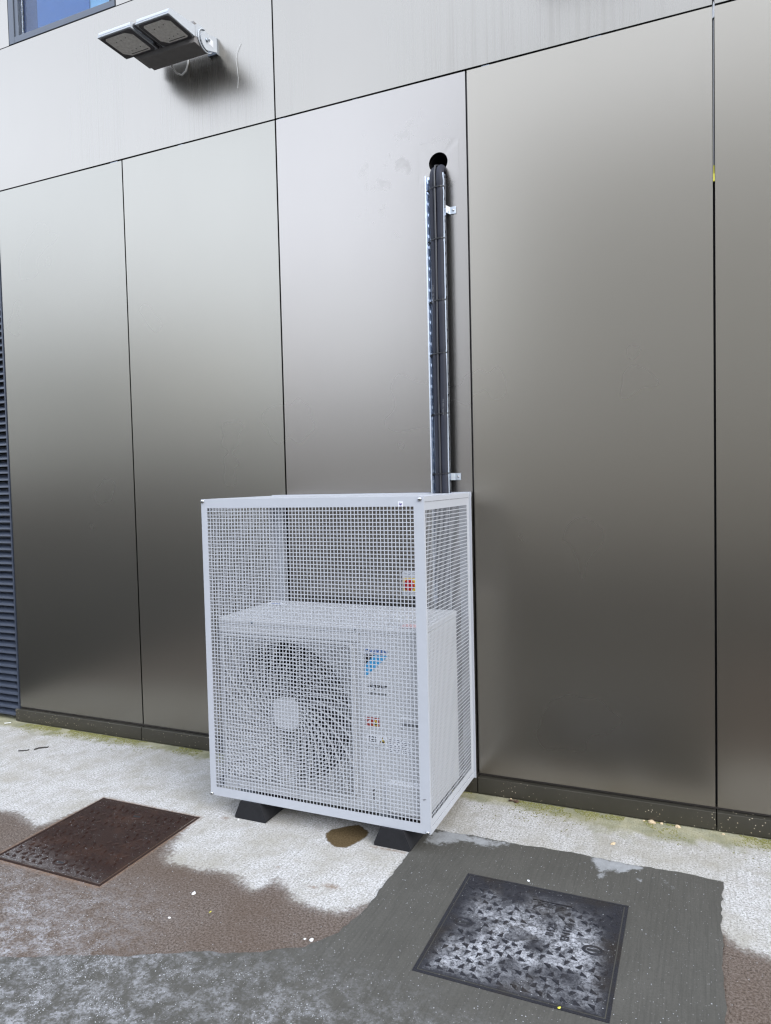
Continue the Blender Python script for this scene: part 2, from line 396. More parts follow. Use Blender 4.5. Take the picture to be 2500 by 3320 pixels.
PATCH = [(1.885, -.479), (1.95, -.466), (2.304, -.458), (2.629, -.454), (3.0, -.462), (3.153, -.471), (3.147, -.609), (3.135, -1.293), (3.12, -4.0), (-1.2, -4.0),
         (.2, -2.18), (.806, -1.894), (1.235, -1.708), (1.649, -1.527), (1.781, -1.443), (1.86, -1.332), (1.879, -1.2), (1.886, -.8)]
EFF = [([(1.925, -.62), (1.895, -.49), (1.979, -.452), (2.117, -.456), (2.29, -.47), (2.229, -.545), (2.081, -.535), (1.999, -.60)], .045),
       ([(2.60, -.45), (2.66, -.52), (2.697, -.66), (2.713, -.55), (2.752, -.56), (2.86, -.48), (2.86, -.455)], .03),
       ([(2.93, -.53), (2.975, -.585), (2.94, -.592)], .03), ([(2.83, -.56), (2.86, -.575), (2.84, -.60)], .02)]
def frost_patch(x, y): return sstep(-y, 2.45, 2.15) * sstep(x, -.3, .4) * np.clip(sstep(-y - .12 * np.clip(x - 1.9, -1, 1.2), 1.33, 2.0), 0, 1) * (.62 + .5 * vnoise(x, y, 3.1))
def frost_slab(x, y): return sstep(-y, 2.45, 2.15) * sstep(x, -.5, .3) * sstep(-y, 1.22, 1.75) * sstep(1.45 - x, 0, .6) * (.55 + .6 * vnoise(x, y, 3.7))
def set_attr(me, name, arr):
    a = me.attributes.new(name, 'FLOAT', 'POINT'); a.data.foreach_set('value', np.asarray(arr, dtype=np.float32))
def grid_sheet(name, x0, x1, y0, y1, step, z):
    nx = int(round((x1 - x0) / step)) + 1; ny = int(round((y1 - y0) / step)) + 1
    X, Y = np.meshgrid(np.linspace(x0, x1, nx), np.linspace(y0, y1, ny)); X = X.ravel(); Y = Y.ravel()
    me = bpy.data.meshes.new(name); I = np.arange(nx * ny).reshape(ny, nx)
    F = np.stack([I[:-1, :-1], I[:-1, 1:], I[1:, 1:], I[1:, :-1]], -1).reshape(-1, 4)
    me.from_pydata(np.stack([X, Y, np.full_like(X, z)], 1).tolist(), [], F.tolist())
    return me, X, Y

# ------------------------------------------------------------------ setting: ground
b = MB(); b.add([(-60, -70, -.012), (60, -70, -.012), (60, .3, -.012), (-60, .3, -.012)], [(0, 1, 2, 3)])
tag(b.obj('ground', M_asphalt), 'dark asphalt ground around the concrete slab', kind='structure')
me, X, Y = grid_sheet('concrete_slab', -1.9, 4.6, -3.6, .12, .0125, 0)
set_attr(me, 'wet', np.maximum(soft(sdf(X, Y, WET), .10), soft(sdf(X, Y, WET_R), .10)))
mossd = np.where(X < 1.2, .135, .16) * (.65 + .7 * vnoise(X, Y * .3, 2.3))
set_attr(me, 'moss', np.clip(1.15 - np.abs(Y + .035) / mossd, 0, 1.1) + .22 * sstep(vnoise(X + 9, Y, 2.2), .55, .8) * sstep(-Y, .7, .2))
spots = np.zeros_like(X)
for cx, cy, rx, ry in ((1.687, -1.066, .05, .022), (.912, -.722, .028, .018), (1.62, -1.10, .03, .012), (1.40, -1.02, .015, .012)):
    spots = np.maximum(spots, np.clip(1.1 - np.hypot((X - cx) / rx, (Y - cy) / ry) * .55, 0, 1))
set_attr(me, 'stain', np.maximum(soft(sdf(X, Y, PUDDLE), .02), 0))
rust = np.maximum(spots * .8, np.clip(1 - np.abs(Y + .712) / .02, 0, 1) * ((X > 1.70) & (X < 1.88)) * .9)
d = -sdf(X, Y, [(.150, -.755), (.795, -.755), (.795, -1.43), (.150, -1.43)])
set_attr(me, 'rust', np.maximum(rust, np.clip(.75 - d / .045, 0, 1) * (d > -.02) * .9))
set_attr(me, 'frost', frost_slab(X, Y))
tag(link('concrete_slab', me, M_slab), 'pale broom-finished concrete slab with damp brown area along the wall', kind='structure')
# the reinstated dark strip: own sheet 4 mm up, uneven outline
bnd = []
for i in range(len(PATCH)):
    a, c = Vector(PATCH[i]), Vector(PATCH[(i + 1) % len(PATCH)]); n = max(1, int((c - a).length / .012))
    nn = Vector((-(c - a).y, (c - a).x)).normalized()
    for k in range(n):
        p = a.lerp(c, k / n); j = (vnoise(np.array([p.x]), np.array([p.y]), 40)[0] - .5) * .010 + (vnoise(np.array([p.x]), np.array([p.y]), 9)[0] - .5) * .018
        bnd.append(p + nn * j)
gx, gy = np.meshgrid(np.arange(-1.2, 3.2, .016), np.arange(-2.6, -.44, .016)); gx = gx.ravel(); gy = gy.ravel()
keep = sdf(gx, gy, [tuple(p) for p in bnd]) > .009
pts = bnd + [Vector((a, c)) for a, c in zip(gx[keep], gy[keep])]
nb = len(bnd)
vco, _e1, fcs, *_ = geometry.delaunay_2d_cdt(pts, [(i, (i + 1) % nb) for i in range(nb)], [], 1, 1e-5)
me = bpy.data.meshes.new('concrete_patch'); me.from_pydata([(p.x, p.y, .004) for p in vco], [], [tuple(f) for f in fcs])
bm = bmesh.new(); bm.from_mesh(me); bmesh.ops.recalc_face_normals(bm, faces=bm.faces)
if sum(f.normal.z for f in bm.faces) < 0: bmesh.ops.reverse_faces(bm, faces=bm.faces)
bm.to_mesh(me); bm.free()
X = np.array([p.x for p in vco]); Y = np.array([p.y for p in vco])
eff = np.zeros_like(X)
for poly, wd in EFF: eff = np.maximum(eff, soft(sdf(X, Y, poly), wd))
set_attr(me, 'eff', eff); set_attr(me, 'frost', frost_patch(X, Y))
tag(link('concrete_patch', me, M_patch), 'dark grey concrete patch round the black cover', kind='structure')

# ------------------------------------------------------------------ the facade
FX = [-1.3804, -.2585, .875, 2.0, 3.1383, 4.275, 5.41]
ZP, ZJ, ZW, ZTOP = .1022, 3.7161, 4.655, 6.6
G = .0049
fac = empty('panelled_building', (1.5, .1, 0), 'bronze metal panelled building with flush joints and a low plinth', 'building')
def panel(x0, x1, z0, z1, mat, bulge=0.0, tilt=0.0, name='panel', hole=None):
    """thin cassette with a faint bow so the sheen varies from panel to panel"""
    x0 += G; x1 -= G; nx, nz = 10, 16; bm = bmesh.new(); cx, cz = (x0 + x1) / 2, (z0 + z1) / 2
    def yy(x, z):
        u, v = (x - cx) / (x1 - x0) * 2, (z - cz) / (z1 - z0) * 2
        return -bulge * (1 - u * u) * (1 - v * v * .6) + tilt * u
    if hole is None:
        vs = [[bm.verts.new((x0 + (x1 - x0) * i / nx, yy(x0 + (x1 - x0) * i / nx, z0 + (z1 - z0) * k / nz), z0 + (z1 - z0) * k / nz)) for i in range(nx + 1)] for k in range(nz + 1)]
        for k in range(nz):
            for i in range(nx): bm.faces.new((vs[k][i], vs[k][i + 1], vs[k + 1][i + 1], vs[k + 1][i]))
    else:
        hx, hz, hr = hole; N = 48; h = .11
        xs = [x0, x0 + (hx - h - x0) * .33, x0 + (hx - h - x0) * .67, hx - h, hx + h, x1]
        zs = list(np.linspace(z0, hz - h, 12)) + [hz + h, z1]
        gv = {}
        def gvv(i, k):
            if (i, k) not in gv: gv[(i, k)] = bm.verts.new((xs[i], yy(xs[i], zs[k]), zs[k]))
            return gv[(i, k)]
        for k in range(len(zs) - 1):
            for i in range(len(xs) - 1):
                if i == 3 and k == 11: continue
                bm.faces.new((gvv(i, k), gvv(i + 1, k), gvv(i + 1, k + 1), gvv(i, k + 1)))
        yh = yy(hx, hz)
        ring = [bm.verts.new((hx + hr * math.cos(2 * math.pi * t / N), yh, hz + hr * math.sin(2 * math.pi * t / N))) for t in range(N)]
        sq = []
        for t in range(N):
            a = 2 * math.pi * t / N; m = max(abs(math.cos(a)), abs(math.sin(a)))
            sq.append((hx + h * math.cos(a) / m, hz + h * math.sin(a) / m))
        corner = {N // 8: gvv(4, 12), 3 * N // 8: gvv(3, 12), 5 * N // 8: gvv(3, 11), 7 * N // 8: gvv(4, 11)}
        outer = [corner.get(t) or bm.verts.new((sq[t][0], yh, sq[t][1])) for t in range(N)]
        for t in range(N): bm.faces.new((ring[t], ring[(t + 1) % N], outer[(t + 1) % N], outer[t]))
    bmesh.ops.recalc_face_normals(bm, faces=bm.faces)
    if sum(f.normal.y for f in bm.faces) > 0: bmesh.ops.reverse_faces(bm, faces=bm.faces)
    for f in bm.faces: f.smooth = True
    for e in bm.edges:
        if e.is_boundary: e.smooth = False
    # returned edges, 26 mm deep
    be = [e for e in bm.edges if e.is_boundary]
    r = bmesh.ops.extrude_edge_only(bm, edges=be)
    for v in [g for g in r['geom'] if isinstance(g, bmesh.types.BMVert)]: v.co.y += .026
    for f in [g for g in r['geom'] if isinstance(g, bmesh.types.BMFace)]: f.smooth = False
    for e in bm.edges:
        if any(not f.smooth for f in e.link_faces): e.smooth = False
    bmesh.ops.recalc_face_normals(bm, faces=bm.faces)
    me = bpy.data.meshes.new(name); bm.to_mesh(me); bm.free()
    return link(name, me, mat, fac)
bul = [.0025, .001, .003, .0015, .001, .001]; til = [.0015, -.001, .001, -.001, .0, 0]
for i in range(6):
    panel(FX[i], FX[i + 1], ZP + .004, ZJ - G, M_panel, bul[i], til[i], hole=(1.844, 3.287, .051) if i == 2 else None).color = (*((.975, 1, .99), (.98, 1, .985), (1.07, 1.062, 1.09), (1.02, .998, .95), (1.02, .998, .95), (1, 1, 1))[i], 1)
for i in range(4): panel(-2.63 - 1.13 * (i + 1), -2.63 - 1.13 * i, .02, ZJ - G, M_panel)
panel(-7.15, -3.6, ZJ + G, ZTOP, M_panel_top)
panel(-3.6, FX[2], ZJ + G, ZW - .001, M_panel_top, .001, 0)
panel(FX[2], FX[4], ZJ + G, ZW - .003, M_panel_top, .002, .001)
panel(FX[4], FX[6], ZJ + G, ZW - .003, M_panel_top, .001, 0)
panel(-3.6, -1.2, ZW + G, ZTOP, M_panel); panel(-.263, FX[2], ZW + G, ZTOP, M_panel)
panel(FX[2], FX[4], ZW + G, ZTOP, M_panel); panel(FX[4], FX[6], ZW + G, ZTOP, M_panel)
b = MB()      # backing behind the joints, with openings left for window and pipe
b.box(-1.41, 1.77, .045, .07, 0, 4.64); b.box(1.92, 5.41, .045, .07, 0, 4.64); b.box(1.77, 1.92, .045, .07, 0, 3.20); b.box(1.77, 1.92, .045, .07, 3.37, 4.64)
b.box(-.25, 5.41, .045, .07, 4.64, ZTOP); b.box(-3.6, -1.215, .045, .07, 4.64, ZTOP); b.box(-3.6, -1.41, .045, .07, ZJ, 4.64)
b.box(-7.1, -2.64, .045, .07, 0, ZTOP - 3.0); b.box(-3.6, 5.41, .36, .4, 0, ZTOP); b.box(5.38, 5.41, .07, .36, 0, ZTOP); b.box(-3.6, 5.41, .03, .4, ZTOP, ZTOP + .04)
b.obj('backing', M_black, fac)
b = MB(); b.lathe([(.0525, -.0005), (.0525, .2)], (1.844, .0012, 3.287), 'y', 40); b.f.pop(); b.sm.pop(); b.m.pop(); b.obj('pipe_sleeve', M_black, fac)
# plinth trims
PX = [-1.41, -.2585, .875, 2.0, 3.1383, 4.275, 5.41]
for i in range(6):
    b = MB(); x0, x1 = PX[i] + .003, PX[i + 1] - .003
    b.prism([(x0, -.021, .006), (x0, -.019, .088), (x0, .040, .0915), (x0, .040, .006)], (x1 - x0, 0, 0))
    b.obj('plinth_trim', M_plinth, fac, .0015)
b = MB(); b.box(-1.40, 5.4, .012, .044, .0925, .1005); b.obj('drip_channel', M_brown, fac)
# gaskets seen in the joints
b = MB(); b.box(2.0005, 2.0032, .004, .03, .12, 3.70); b.obj('gasket', M_brown, fac)
b = MB(); b.box(3.1365, 3.1402, .008, .03, 3.025, 3.66); b.obj('gasket', M_strip, fac, label='pale strip in the upper part of the joint')
b = MB(); b.box(3.1355, 3.1412, .005, .02, 2.985, 3.024); b.box(3.1348, 3.1418, -.0015, .004, 2.952, 2.986); b.obj('tape', M_yellow, fac)
b = MB(); b.prism([(3.134, -.001, 3.66), (3.1425, -.001, 3.665), (3.144, -.001, 3.72), (3.138, -.001, 3.735), (3.1345, -.001, 3.70)], (0, .012, 0)); b.obj('sealant', M_strip, fac)
for x0, x1 in ((-.36, -.30), (.18, .22), (.885, .93), (1.36, 1.39), (2.08, 2.12), (2.60, 2.66)):
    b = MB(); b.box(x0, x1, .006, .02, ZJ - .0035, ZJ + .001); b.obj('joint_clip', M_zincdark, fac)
# louvre bay
lou = link('louvre', bpy.data.meshes.new('louvre'), M_louvre, fac)
b = MB(); b.box(-1.397, -1.386, -.004, .05, .02, ZJ - .01); b.box(-2.62, -2.60, -.004, .05, .02, ZJ - .01); b.obj('louvre_frame', M_louvre, lou)
sl = MB(); sl.prism([(-2.6, -.004, 0), (-2.6, -.002, .012), (-2.6, .045, .040), (-2.6, .045, .034), (-2.6, .001, .004)], (1.203, 0, 0)); slm = sl.mesh('slat', [M_louvre])
z = .035
while z < ZJ - .06:
    link('slat', slm, None, lou, (0, 0, z)); z += .0495
# window
win = link('window', bpy.data.meshes.new('window'), M_frame, fac)
b = MB()
b.box(-1.196, -1.150, -.004, .07, ZW + .004, 5.95); b.box(-1.149, -1.115, .004, .07, ZW + .046, 5.95)
b.box(-1.149, -.268, -.004, .07, ZW + .004, ZW + .045); b.box(-.31, -.268, -.004, .07, ZW + .046, 5.95); b.box(-1.149, -.311, -.004, .07, 5.90, 5.95)
b.obj('frame', M_frame, win, .002)
b = MB(); b.box(-1.114, -.311, .035, .043, ZW + .047, 5.899); b.obj('pane', M_glass, win)
b = MB(); pts = [(-.985, .052, 5.88), (-.985, .052, ZW + .05), (-.56, .052, ZW + .05), (-.535, .052, ZW + .06), (-.525, .052, ZW + .085), (-.525, .052, 5.88)]  # boards behind the pane, painted as the building and sky it mirrors
b.prism(pts, (0, .006, 0)); b.obj('painted_reflection', M_reflblue, win)
b = MB(); b.box(-1.114, -.99, .056, .062, ZW + .05, 5.88); b.obj('painted_reflection', M_reflnavy, win)
b = MB(); b.box(-.60, -.313, .064, .07, ZW + .048, 5.88); b.obj('painted_reflection', M_reflpale, win)

# ------------------------------------------------------------------ buildings across the yard, behind the camera: the wall mirrors them softly
M_render = simple('pale_render', (.86, .83, .77), .85, 0, .15, 3)
M_pane = simple('dark_pane', (.03, .035, .045), .12)
def block(label, x0, x1, y0, y1, h, fl, bay):
    B = empty('opposite_building', ((x0 + x1) / 2, (y0 + y1) / 2, 0), label, 'building', 'buildings across the yard')
    b = MB(); b.box(x0, x1, y0, y1, -.01, h); b.box(x0 - .2, x1 + .2, y0 - .2, y1 + .2, h + .002, h + .5); b.obj('wall', M_render, B)
    wb = MB(); wb.box(-.75, .75, -.02, .06, 0, 1.7); wm = wb.mesh('window', [M_pane]); z = 1.2
    while z + 2 < h:
        x = x0 + bay / 2
        while x < x1: link('window', wm, None, B, (x, y1, z)); x += bay
        z += fl
block('tall pale rendered building across the yard', -110, -44, -66, -52, 17, 3.4, 4.2)
block('long low pale rendered building across the yard', -43, -14, -66, -52, 8, 3.4, 4.2)
b = MB(); b.box(-45, -8, -13.4, -13.0, -.01, 2.1); b.box(-45.1, -7.9, -13.45, -12.95, 2.102, 2.2)  # added out of view so the lower left panels mirror something dark
tag(b.obj('unseen_wall', simple('unseen_wall_dark', (.19, .16, .135), .95, 0, .2, 6, spec=0.0)), 'dark wall out of view behind the camera, added for the lower panels to mirror', 'wall')
b = MB(); b.box(-7.85, 27, -13.4, -13.0, -.01, 2.1); b.box(-7.85, 27.1, -13.45, -12.95, 2.102, 2.2)  # added paler length, unseen, gives the right-hand panels a lighter reflection
tag(b.obj('unseen_wall', simple('unseen_wall_beige', (.62, .57, .50), .95, 0, .2, 6, spec=0.0)), 'beige wall out of view behind the camera, added for the right-hand panels to mirror', 'wall')
block('nearer pale rendered building across the yard', -6.5, 26, -44, -28, 16.5, 3.4, 4.2)

# ------------------------------------------------------------------ floodlight (twin LED heads on a wall bracket)
def floodlight(name):
    F = empty(name, (.488, 0, 4.2), 'grey twin-head floodlight on a wall bracket below the window', 'floodlight', 'floodlights on the facade')
    for hx0, hx1 in ((-.012, .226), (.262, .490)):
        b = MB()      # upper shell: sloping top, rises towards the wall
        prof = [(-.418, 4.180), (-.414, 4.200), (-.400, 4.210), (-.19, 4.236), (-.19, 4.178)]
        b.prism([(hx0 + .004, y, z) for y, z in prof], (hx1 - hx0 - .008, 0, 0))
        sh = b.obj('head_shell', M_lampbody, F, .006, 3)
        b = MB(); b.box(hx0, hx1, -.422, -.196, 4.168, 4.177); b.obj('head_rim', M_lampbody, F, .003)
        b = MB(); b.box(hx0 + .006, hx1 - .006, -.415, -.20, 4.1775, 4.1795); b.obj('seal', M_tie, F)
        b = MB()
        pts = rrect(hx0 + .008, hx1 - .008, -.414, -.204, .02)
        b.prism([(p[0], p[1], 4.1645) for p in pts], (0, 0, .003)); b.obj('lens_surround', M_lampframe, F)
        x0, x1, y0, y1 = hx0 + .032, hx1 - .028, -.400, -.222
        pts = [(x0, y0 + .01), (x0 + .01, y0), (x1 - .035, y0), (x1, y0 + .03), (x1, y1 - .008), (x1 - .008, y1), (x0 + .035, y1), (x0, y1 - .035)]
        b = MB(); b.prism([(p[0], p[1], 4.1615) for p in pts], (0, 0, .0028)); ln = b.obj('lens', M_lens, F, .001)
        b = MB()
        for fx, fy in ((.26, .25), (.47, .22), (.68, .19), (.38, .80), (.58, .77), (.78, .74)):
            b.lathe([(.0036, 0), (.0024, -.0012)], (x0 + (x1 - x0) * fx, y0 + (y1 - y0) * fy, 4.1614), 'z', 8)
        b.box(x0 + .045, x1 - .012, y1 - .016, y1 - .012, 4.1604, 4.1613)
        b.obj('led', M_print_black, ln)
    b = MB()          # driver housing with a curved left end
    prof = [(.040, -.2, 4.172), (.055, -.2, 4.160), (.075, -.2, 4.156), (.092, -.2, 4.140), (.484, -.2, 4.140), (.484, -.2, 4.255), (.04, -.2, 4.255)]
    b.prism(prof, (0, .122, 0)); b.obj('driver_housing', M_lampunder, F, .004)
    b = MB(); b.prism([(.10, -.192, 4.180), (.10, -.192, 4.238), (.10, -.160, 4.262), (.10, -.118, 4.264), (.10, -.082, 4.236), (.10, -.074, 4.180)], (.386, 0, 0))
    b.obj('driver_cover', M_lampbody, F, .004)
    b = MB(); b.box(.226, .262, -.40, -.20, 4.186, 4.196); b.box(.228, .236, -.24, -.2, 4.166, 4.19); b.box(.252, .260, -.24, -.2, 4.166, 4.19); b.obj('bridge', M_lampframe, F)
    # wall bracket: two cheeks and a back plate
    for bx in (.4925,):
        b = MB(); pts = []
        for k in range(15):
            t = rad(70 + 200 * k / 14); pts.append((bx, -.105 + .052 * math.cos(t), 4.190 + .050 * math.sin(t)))
        pts = [(bx, -.012, 4.262)] + pts + [(bx, -.012, 4.175)]
        b.prism(pts, (.006, 0, 0)); ch = b.obj('bracket_cheek', M_lampbody, F, .001)
        b = MB(); b.lathe([(.010, .006), (.010, .012), (.006, .014)], (bx, -.108, 4.195), 'x', 12); b.lathe([(.006, .006), (.006, .013)], (bx, -.085, 4.207), 'x', 8); b.obj('pivot_bolt', M_zincdark, ch)
    b = MB(); b.tube([(.4905, -.105 + .066 * math.cos(rad(t)), 4.192 + .060 * math.sin(rad(t))) for t in range(95, 330, 12)], .004, 6)
    b.obj('bracket_ring', M_lampbody, F)
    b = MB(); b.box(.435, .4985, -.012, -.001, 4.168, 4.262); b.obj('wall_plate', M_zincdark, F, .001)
    b = MB(); b.box(.4987, .4995, -.085, -.045, 4.185, 4.222); b.obj('sticker', M_white, F)
    b = MB()
    pth = [(.224, -.085, 4.150), (.225, -.078, 4.128), (.236, -.055, 4.100), (.254, -.032, 4.096), (.272, -.014, 4.122), (.282, -.006, 4.165), (.283, .002, 4.20)]
    sm = []
    for i in range(len(pth) - 1):
        for k in range(4): sm.append(Vector(pth[i]).lerp(Vector(pth[i + 1]), k / 4))
    b.tube(sm, .0055, 8); b.obj('power_cable', simple('cable_grey', (.45, .44, .42), .6), F)
    return F
F1 = floodlight('floodlight')
F2 = copy_tree(F1); F2.location.x += 2.34; F2.location.z += .08
F2['label'] = 'grey twin-head floodlight at the top right whose dim reflection falls on the upper panel'

# ------------------------------------------------------------------ pipe run
T = empty('cable_tray', (1.845, 0, 1.0), 'galvanised slotted cable tray standing off the wall above the cage', 'cable tray')
TX0, TX1, TZ0, TZ1 = 1.795, 1.8955, .55, 3.20
pitch = .0275
M_flange = simple('zinc_flange', (.62, .70, .84), .16, 1, .1, 30)
b = MB(); b.box(TX0 + .001, TX1 - .001, -.0472, -.0456, TZ0, TZ1); b.obj('tray_base', M_flange, T)
for x in (TX0, TX1):
    s = 1 if x == TX0 else -1; b = MB(); xa, xb = min(x, x + s * .0012), max(x, x + s * .0012)
    b.box(xa, xb, -.0545, -.046, TZ0, TZ1); z = TZ0
    while z < TZ1 - .01:
        b.box(xa, xb, -.0665, -.0545, z, min(z + .0405, TZ1)); z += .055
    b.box(xa, xb, -.0725, -.0665, TZ0, TZ1)
    fl = b.obj('side_flange', M_flange, T)
    b = MB(); b.box(min(x, x + s * .0065), max(x, x + s * .0065), -.074, -.0726, TZ0, TZ1); b.obj('flange_lip', M_zinc, fl)
for z in (3.03, 1.665):
    for s, x in ((1, TX1 + .0005), (-1, TX0 - .0005)):
        b = MB(); xa, xb, xc = x - s * .004, x + s * .010, x + s * (.040 if s > 0 else .026)
        b.prism([(xa, -.0445, z - .018), (xa, -.0425, z - .018), (xb, -.0025, z - .018), (xc, -.0025, z - .018), (xc, -.0050, z - .018), (xb - s * .001, -.0055, z - .018)], (0, 0, .036))
        br = b.obj('bracket', M_zinc, T, .0008)
        b = MB(); b.lathe([(.006, -.005), (.006, -.008), (.003, -.010)], (x + s * (.026 if s > 0 else .018), 0, z), 'y', 10); b.obj('screw', M_steel, br)
zt = [3.13, 2.872, 2.564, 2.296, 1.988, 1.681, 1.36]
def pipe(x, zb, r, dx):
    zs = np.arange(zb, 3.166, .0105); p = [(x + .0012 * math.sin(z * 7 + x * 90), -.0675 + .0008 * math.sin(z * 11), z) for z in zs]
    rr = [r * (1 - .13 * max(math.exp(-((z - t) / .011) ** 2) for t in zt) + .025 * math.sin(z * 10.5 + x * 50)) for z in zs]
    for k in range(1, 9):
        t = rad(90 * k / 8); p.append((x + dx * k / 8, -.0675 + .068 * (1 - math.cos(t)), 3.178 + .068 * math.sin(t))); rr.append(r)
    p.append((x + dx, .16, 3.246)); rr.append(r)
    b = MB(); b.tube(p, rr, 16); return b.obj('insulated_pipe', M_foam)
pA = pipe(1.8337, .62, .0156, .003)
tag(pA, 'black foam-lagged pipe running up the tray, the thinner one on the left', 'pipe', 'lagged pipes')
pB = pipe(1.8717, .62, .0208, -.006)
tag(pB, 'black foam-lagged pipe running up the tray, the thicker one on the right', 'pipe', 'lagged pipes')
b = MB(); b.tube([(1.8505 + .0014 * math.sin(z * 5), -.084 - .0008 * math.sin(z * 9), z) for z in np.arange(.62, 3.17, .05)] + [(1.849, -.080, 3.21), (1.848, -.062, 3.245), (1.848, -.02, 3.264), (1.848, .12, 3.266)], .0052, 8)
pc = b.obj('power_cable', simple('cable_black', (.03, .03, .034), .4)); tag(pc, 'thin black cable lying between the two lagged pipes', 'cable')
M_faint = simple('faint_print', (.17, .17, .18), .6)
ROTDOWN = FACE_FRONT @ Matrix.Rotation(rad(90), 3, 'Z')
lettering('52 D0  8L  1066 R', .0125, ROTDOWN, (1.8355, -.0858, 2.55), M_faint, pA, ext=.0002)
lettering('ARMA 1066 D0', .0125, ROTDOWN, (1.879, -.0888, 1.98), M_faint, pB, ext=.0002)
wh = ['just below the hole in the wall', 'second from the hole', 'third from the hole', 'fourth from the hole, halfway up', 'fifth from the hole', 'lowest one above the cage', 'seen through the mesh inside the cage']
tie_me = None
for i, z in enumerate(zt):
    if tie_me is None:
        def arc(cx, cy, r, a0, a1, n): return [(cx + r * math.cos(rad(a0 + (a1 - a0) * k / n)), cy + r * math.sin(rad(a0 + (a1 - a0) * k / n))) for k in range(n + 1)]
        prof = [(1.8085, -.050)] + arc(1.8337, -.0675, .0158, 190, 282, 8) + [(1.8455, -.0902), (1.8555, -.0902)] + arc(1.8717, -.0675, .0203, 262, 340, 8) + [(1.8965, -.0745), (1.8975, -.060)]
        b = MB(); n = len(prof); vs = []
        for (x, y) in prof:
            for dy, dz in ((0, -.0026), (0, .0026), (-.0016, .0026), (-.0016, -.0026)): vs.append((x, y + dy, dz - (x - 1.85) * -.06))
        fs = [(4 * k + a, 4 * k + (a + 1) % 4, 4 * k + 4 + (a + 1) % 4, 4 * k + 4 + a) for k in range(n - 1) for a in range(4)]
        b.add(vs, fs); b.box(1.803, 1.812, -.060, -.050, -.006, .003); b.tube([(1.806, -.058, -.002), (1.8015, -.064, -.004), (1.800, -.068, -.009)], .0022, 6)
        tie_me = b.mesh('cable_tie', [M_tie])
    tag(link('cable_tie', tie_me, None, None, (0, 0, z)), 'black plastic tie on the lagged pipes, ' + wh[i], 'cable tie', 'ties round the lagged pipes')

# ------------------------------------------------------------------ outdoor unit
U = empty('air_conditioner', (1.4, -.4, .09), 'ivory outdoor air conditioning unit with one large fan, inside the mesh cage', 'air conditioner')
UX0, UX1, UY0, UY1, UZ0, UZ1 = .863, 1.942, -.645, -.150, .128, .960
FCX, FCZ, FR = 1.25, .545, .338
b = MB()          # front plate with the round opening
N = 64; sqx0, sqx1, sqz0, sqz1 = UX0, 1.6375, UZ0, UZ1
ring = [(FCX + FR * math.cos(2 * math.pi * k / N), UY0, FCZ + FR * math.sin(2 * math.pi * k / N)) for k in range(N)]
out = []
for k in range(N):
    a = 2 * math.pi * k / N; c, s_ = math.cos(a), math.sin(a)
    tx = ((sqx1 - FCX) if c > 0 else (sqx0 - FCX)) / c if abs(c) > 1e-9 else 1e9
    tz = ((sqz1 - FCZ) if s_ > 0 else (sqz0 - FCZ)) / s_ if abs(s_) > 1e-9 else 1e9
    t = min(tx, tz); out.append((FCX + c * t, UY0, FCZ + s_ * t))
b.add(ring + out, [(k, (k + 1) % N, N + (k + 1) % N, N + k) for k in range(N)])
for cx, cz in ((sqx0, sqz0), (sqx1, sqz0), (sqx1, sqz1), (sqx0, sqz1)):
    ks = min(range(N), key=lambda k: math.hypot(out[k][0] - cx, out[k][2] - cz))
    for k in (ks, (ks - 1) % N):
        p, q = out[k], out[(k + 1) % N]
        if abs(p[0] - q[0]) > 1e-6 and abs(p[2] - q[2]) > 1e-6: b.add([p, q, (cx, UY0, cz)], [(0, 1, 2)])
b.box(UX0, UX0 + .004, UY0 + .0005, UY1, UZ0, UZ1); b.box(UX0 + .0041, UX1, UY1 - .004, UY1, UZ0, UZ1); b.box(UX0 + .0041, UX1 - .0001, UY0 + .0005, UY1 - .0041, UZ0, UZ0 + .004)
b.obj('casing', M_ivory, U)
b = MB(); b.box(1.645, UX1, -.652, UY1 + .0003, UZ0 + .001, UZ1 - .003); b.obj('service_panel', M_ivory, U, .006, 3)
b = MB(); b.box(UX0 - .004, UX1 + .004, -.657, UY1 + .004, UZ1, .989); lid = b.obj('lid', M_ivory, U, .007, 3)
b = MB()
for y in (-.60, -.545, -.43, -.32, -.24): b.box(UX0 + .05, UX1 - .05, y - .004, y + .004, .9885, .9905)
b.obj('lid_rib', M_ivory, lid, .001)
b = MB(); b.box(UX0 + .02, UX0 + .12, -.28, -.21, .9906, .9912); b.obj('sticker', M_white, lid)
b = MB(); b.box(UX0 + .045, UX0 + .10, -.262, -.235, .9913, .9917); b.obj('print_mark', M_print_blue, lid)
b = MB(); b.box(1.83, 1.93, -.640, -.555, .9907, .9912); b.obj('sticker', simple('pink_label', (.72, .52, .52), .5), lid)
scm = MB(); scm.lathe([(.006, 0), (.006, -.003), (.003, -.004)], (0, 0, 0), 'y', 8); scm = scm.mesh('screw', [M_zincdark])
for x, z in ((1.06, .972), (1.62, .975), (1.70, .15), (1.30, .15), (1.83, .148), (.95, .15)): link('screw', scm, None, U, (x, -.6575 if z > .9 else -.6525, z))
b = MB(); b.box(UX0, 1.6375, -.652, UY0 - .0005, .912, .955); b.obj('front_rail', M_ivory, U, .004)
b = MB(); b.box(UX0, 1.6375, -.652, UY0 - .0005, UZ0 + .001, .176); b.obj('front_rail', M_ivory, U, .004)
b = MB(); b.box(1.638, 1.6447, -.6485, -.640, UZ0 + .002, UZ1 - .004); b.obj('seam_strip', M_ivory, U)
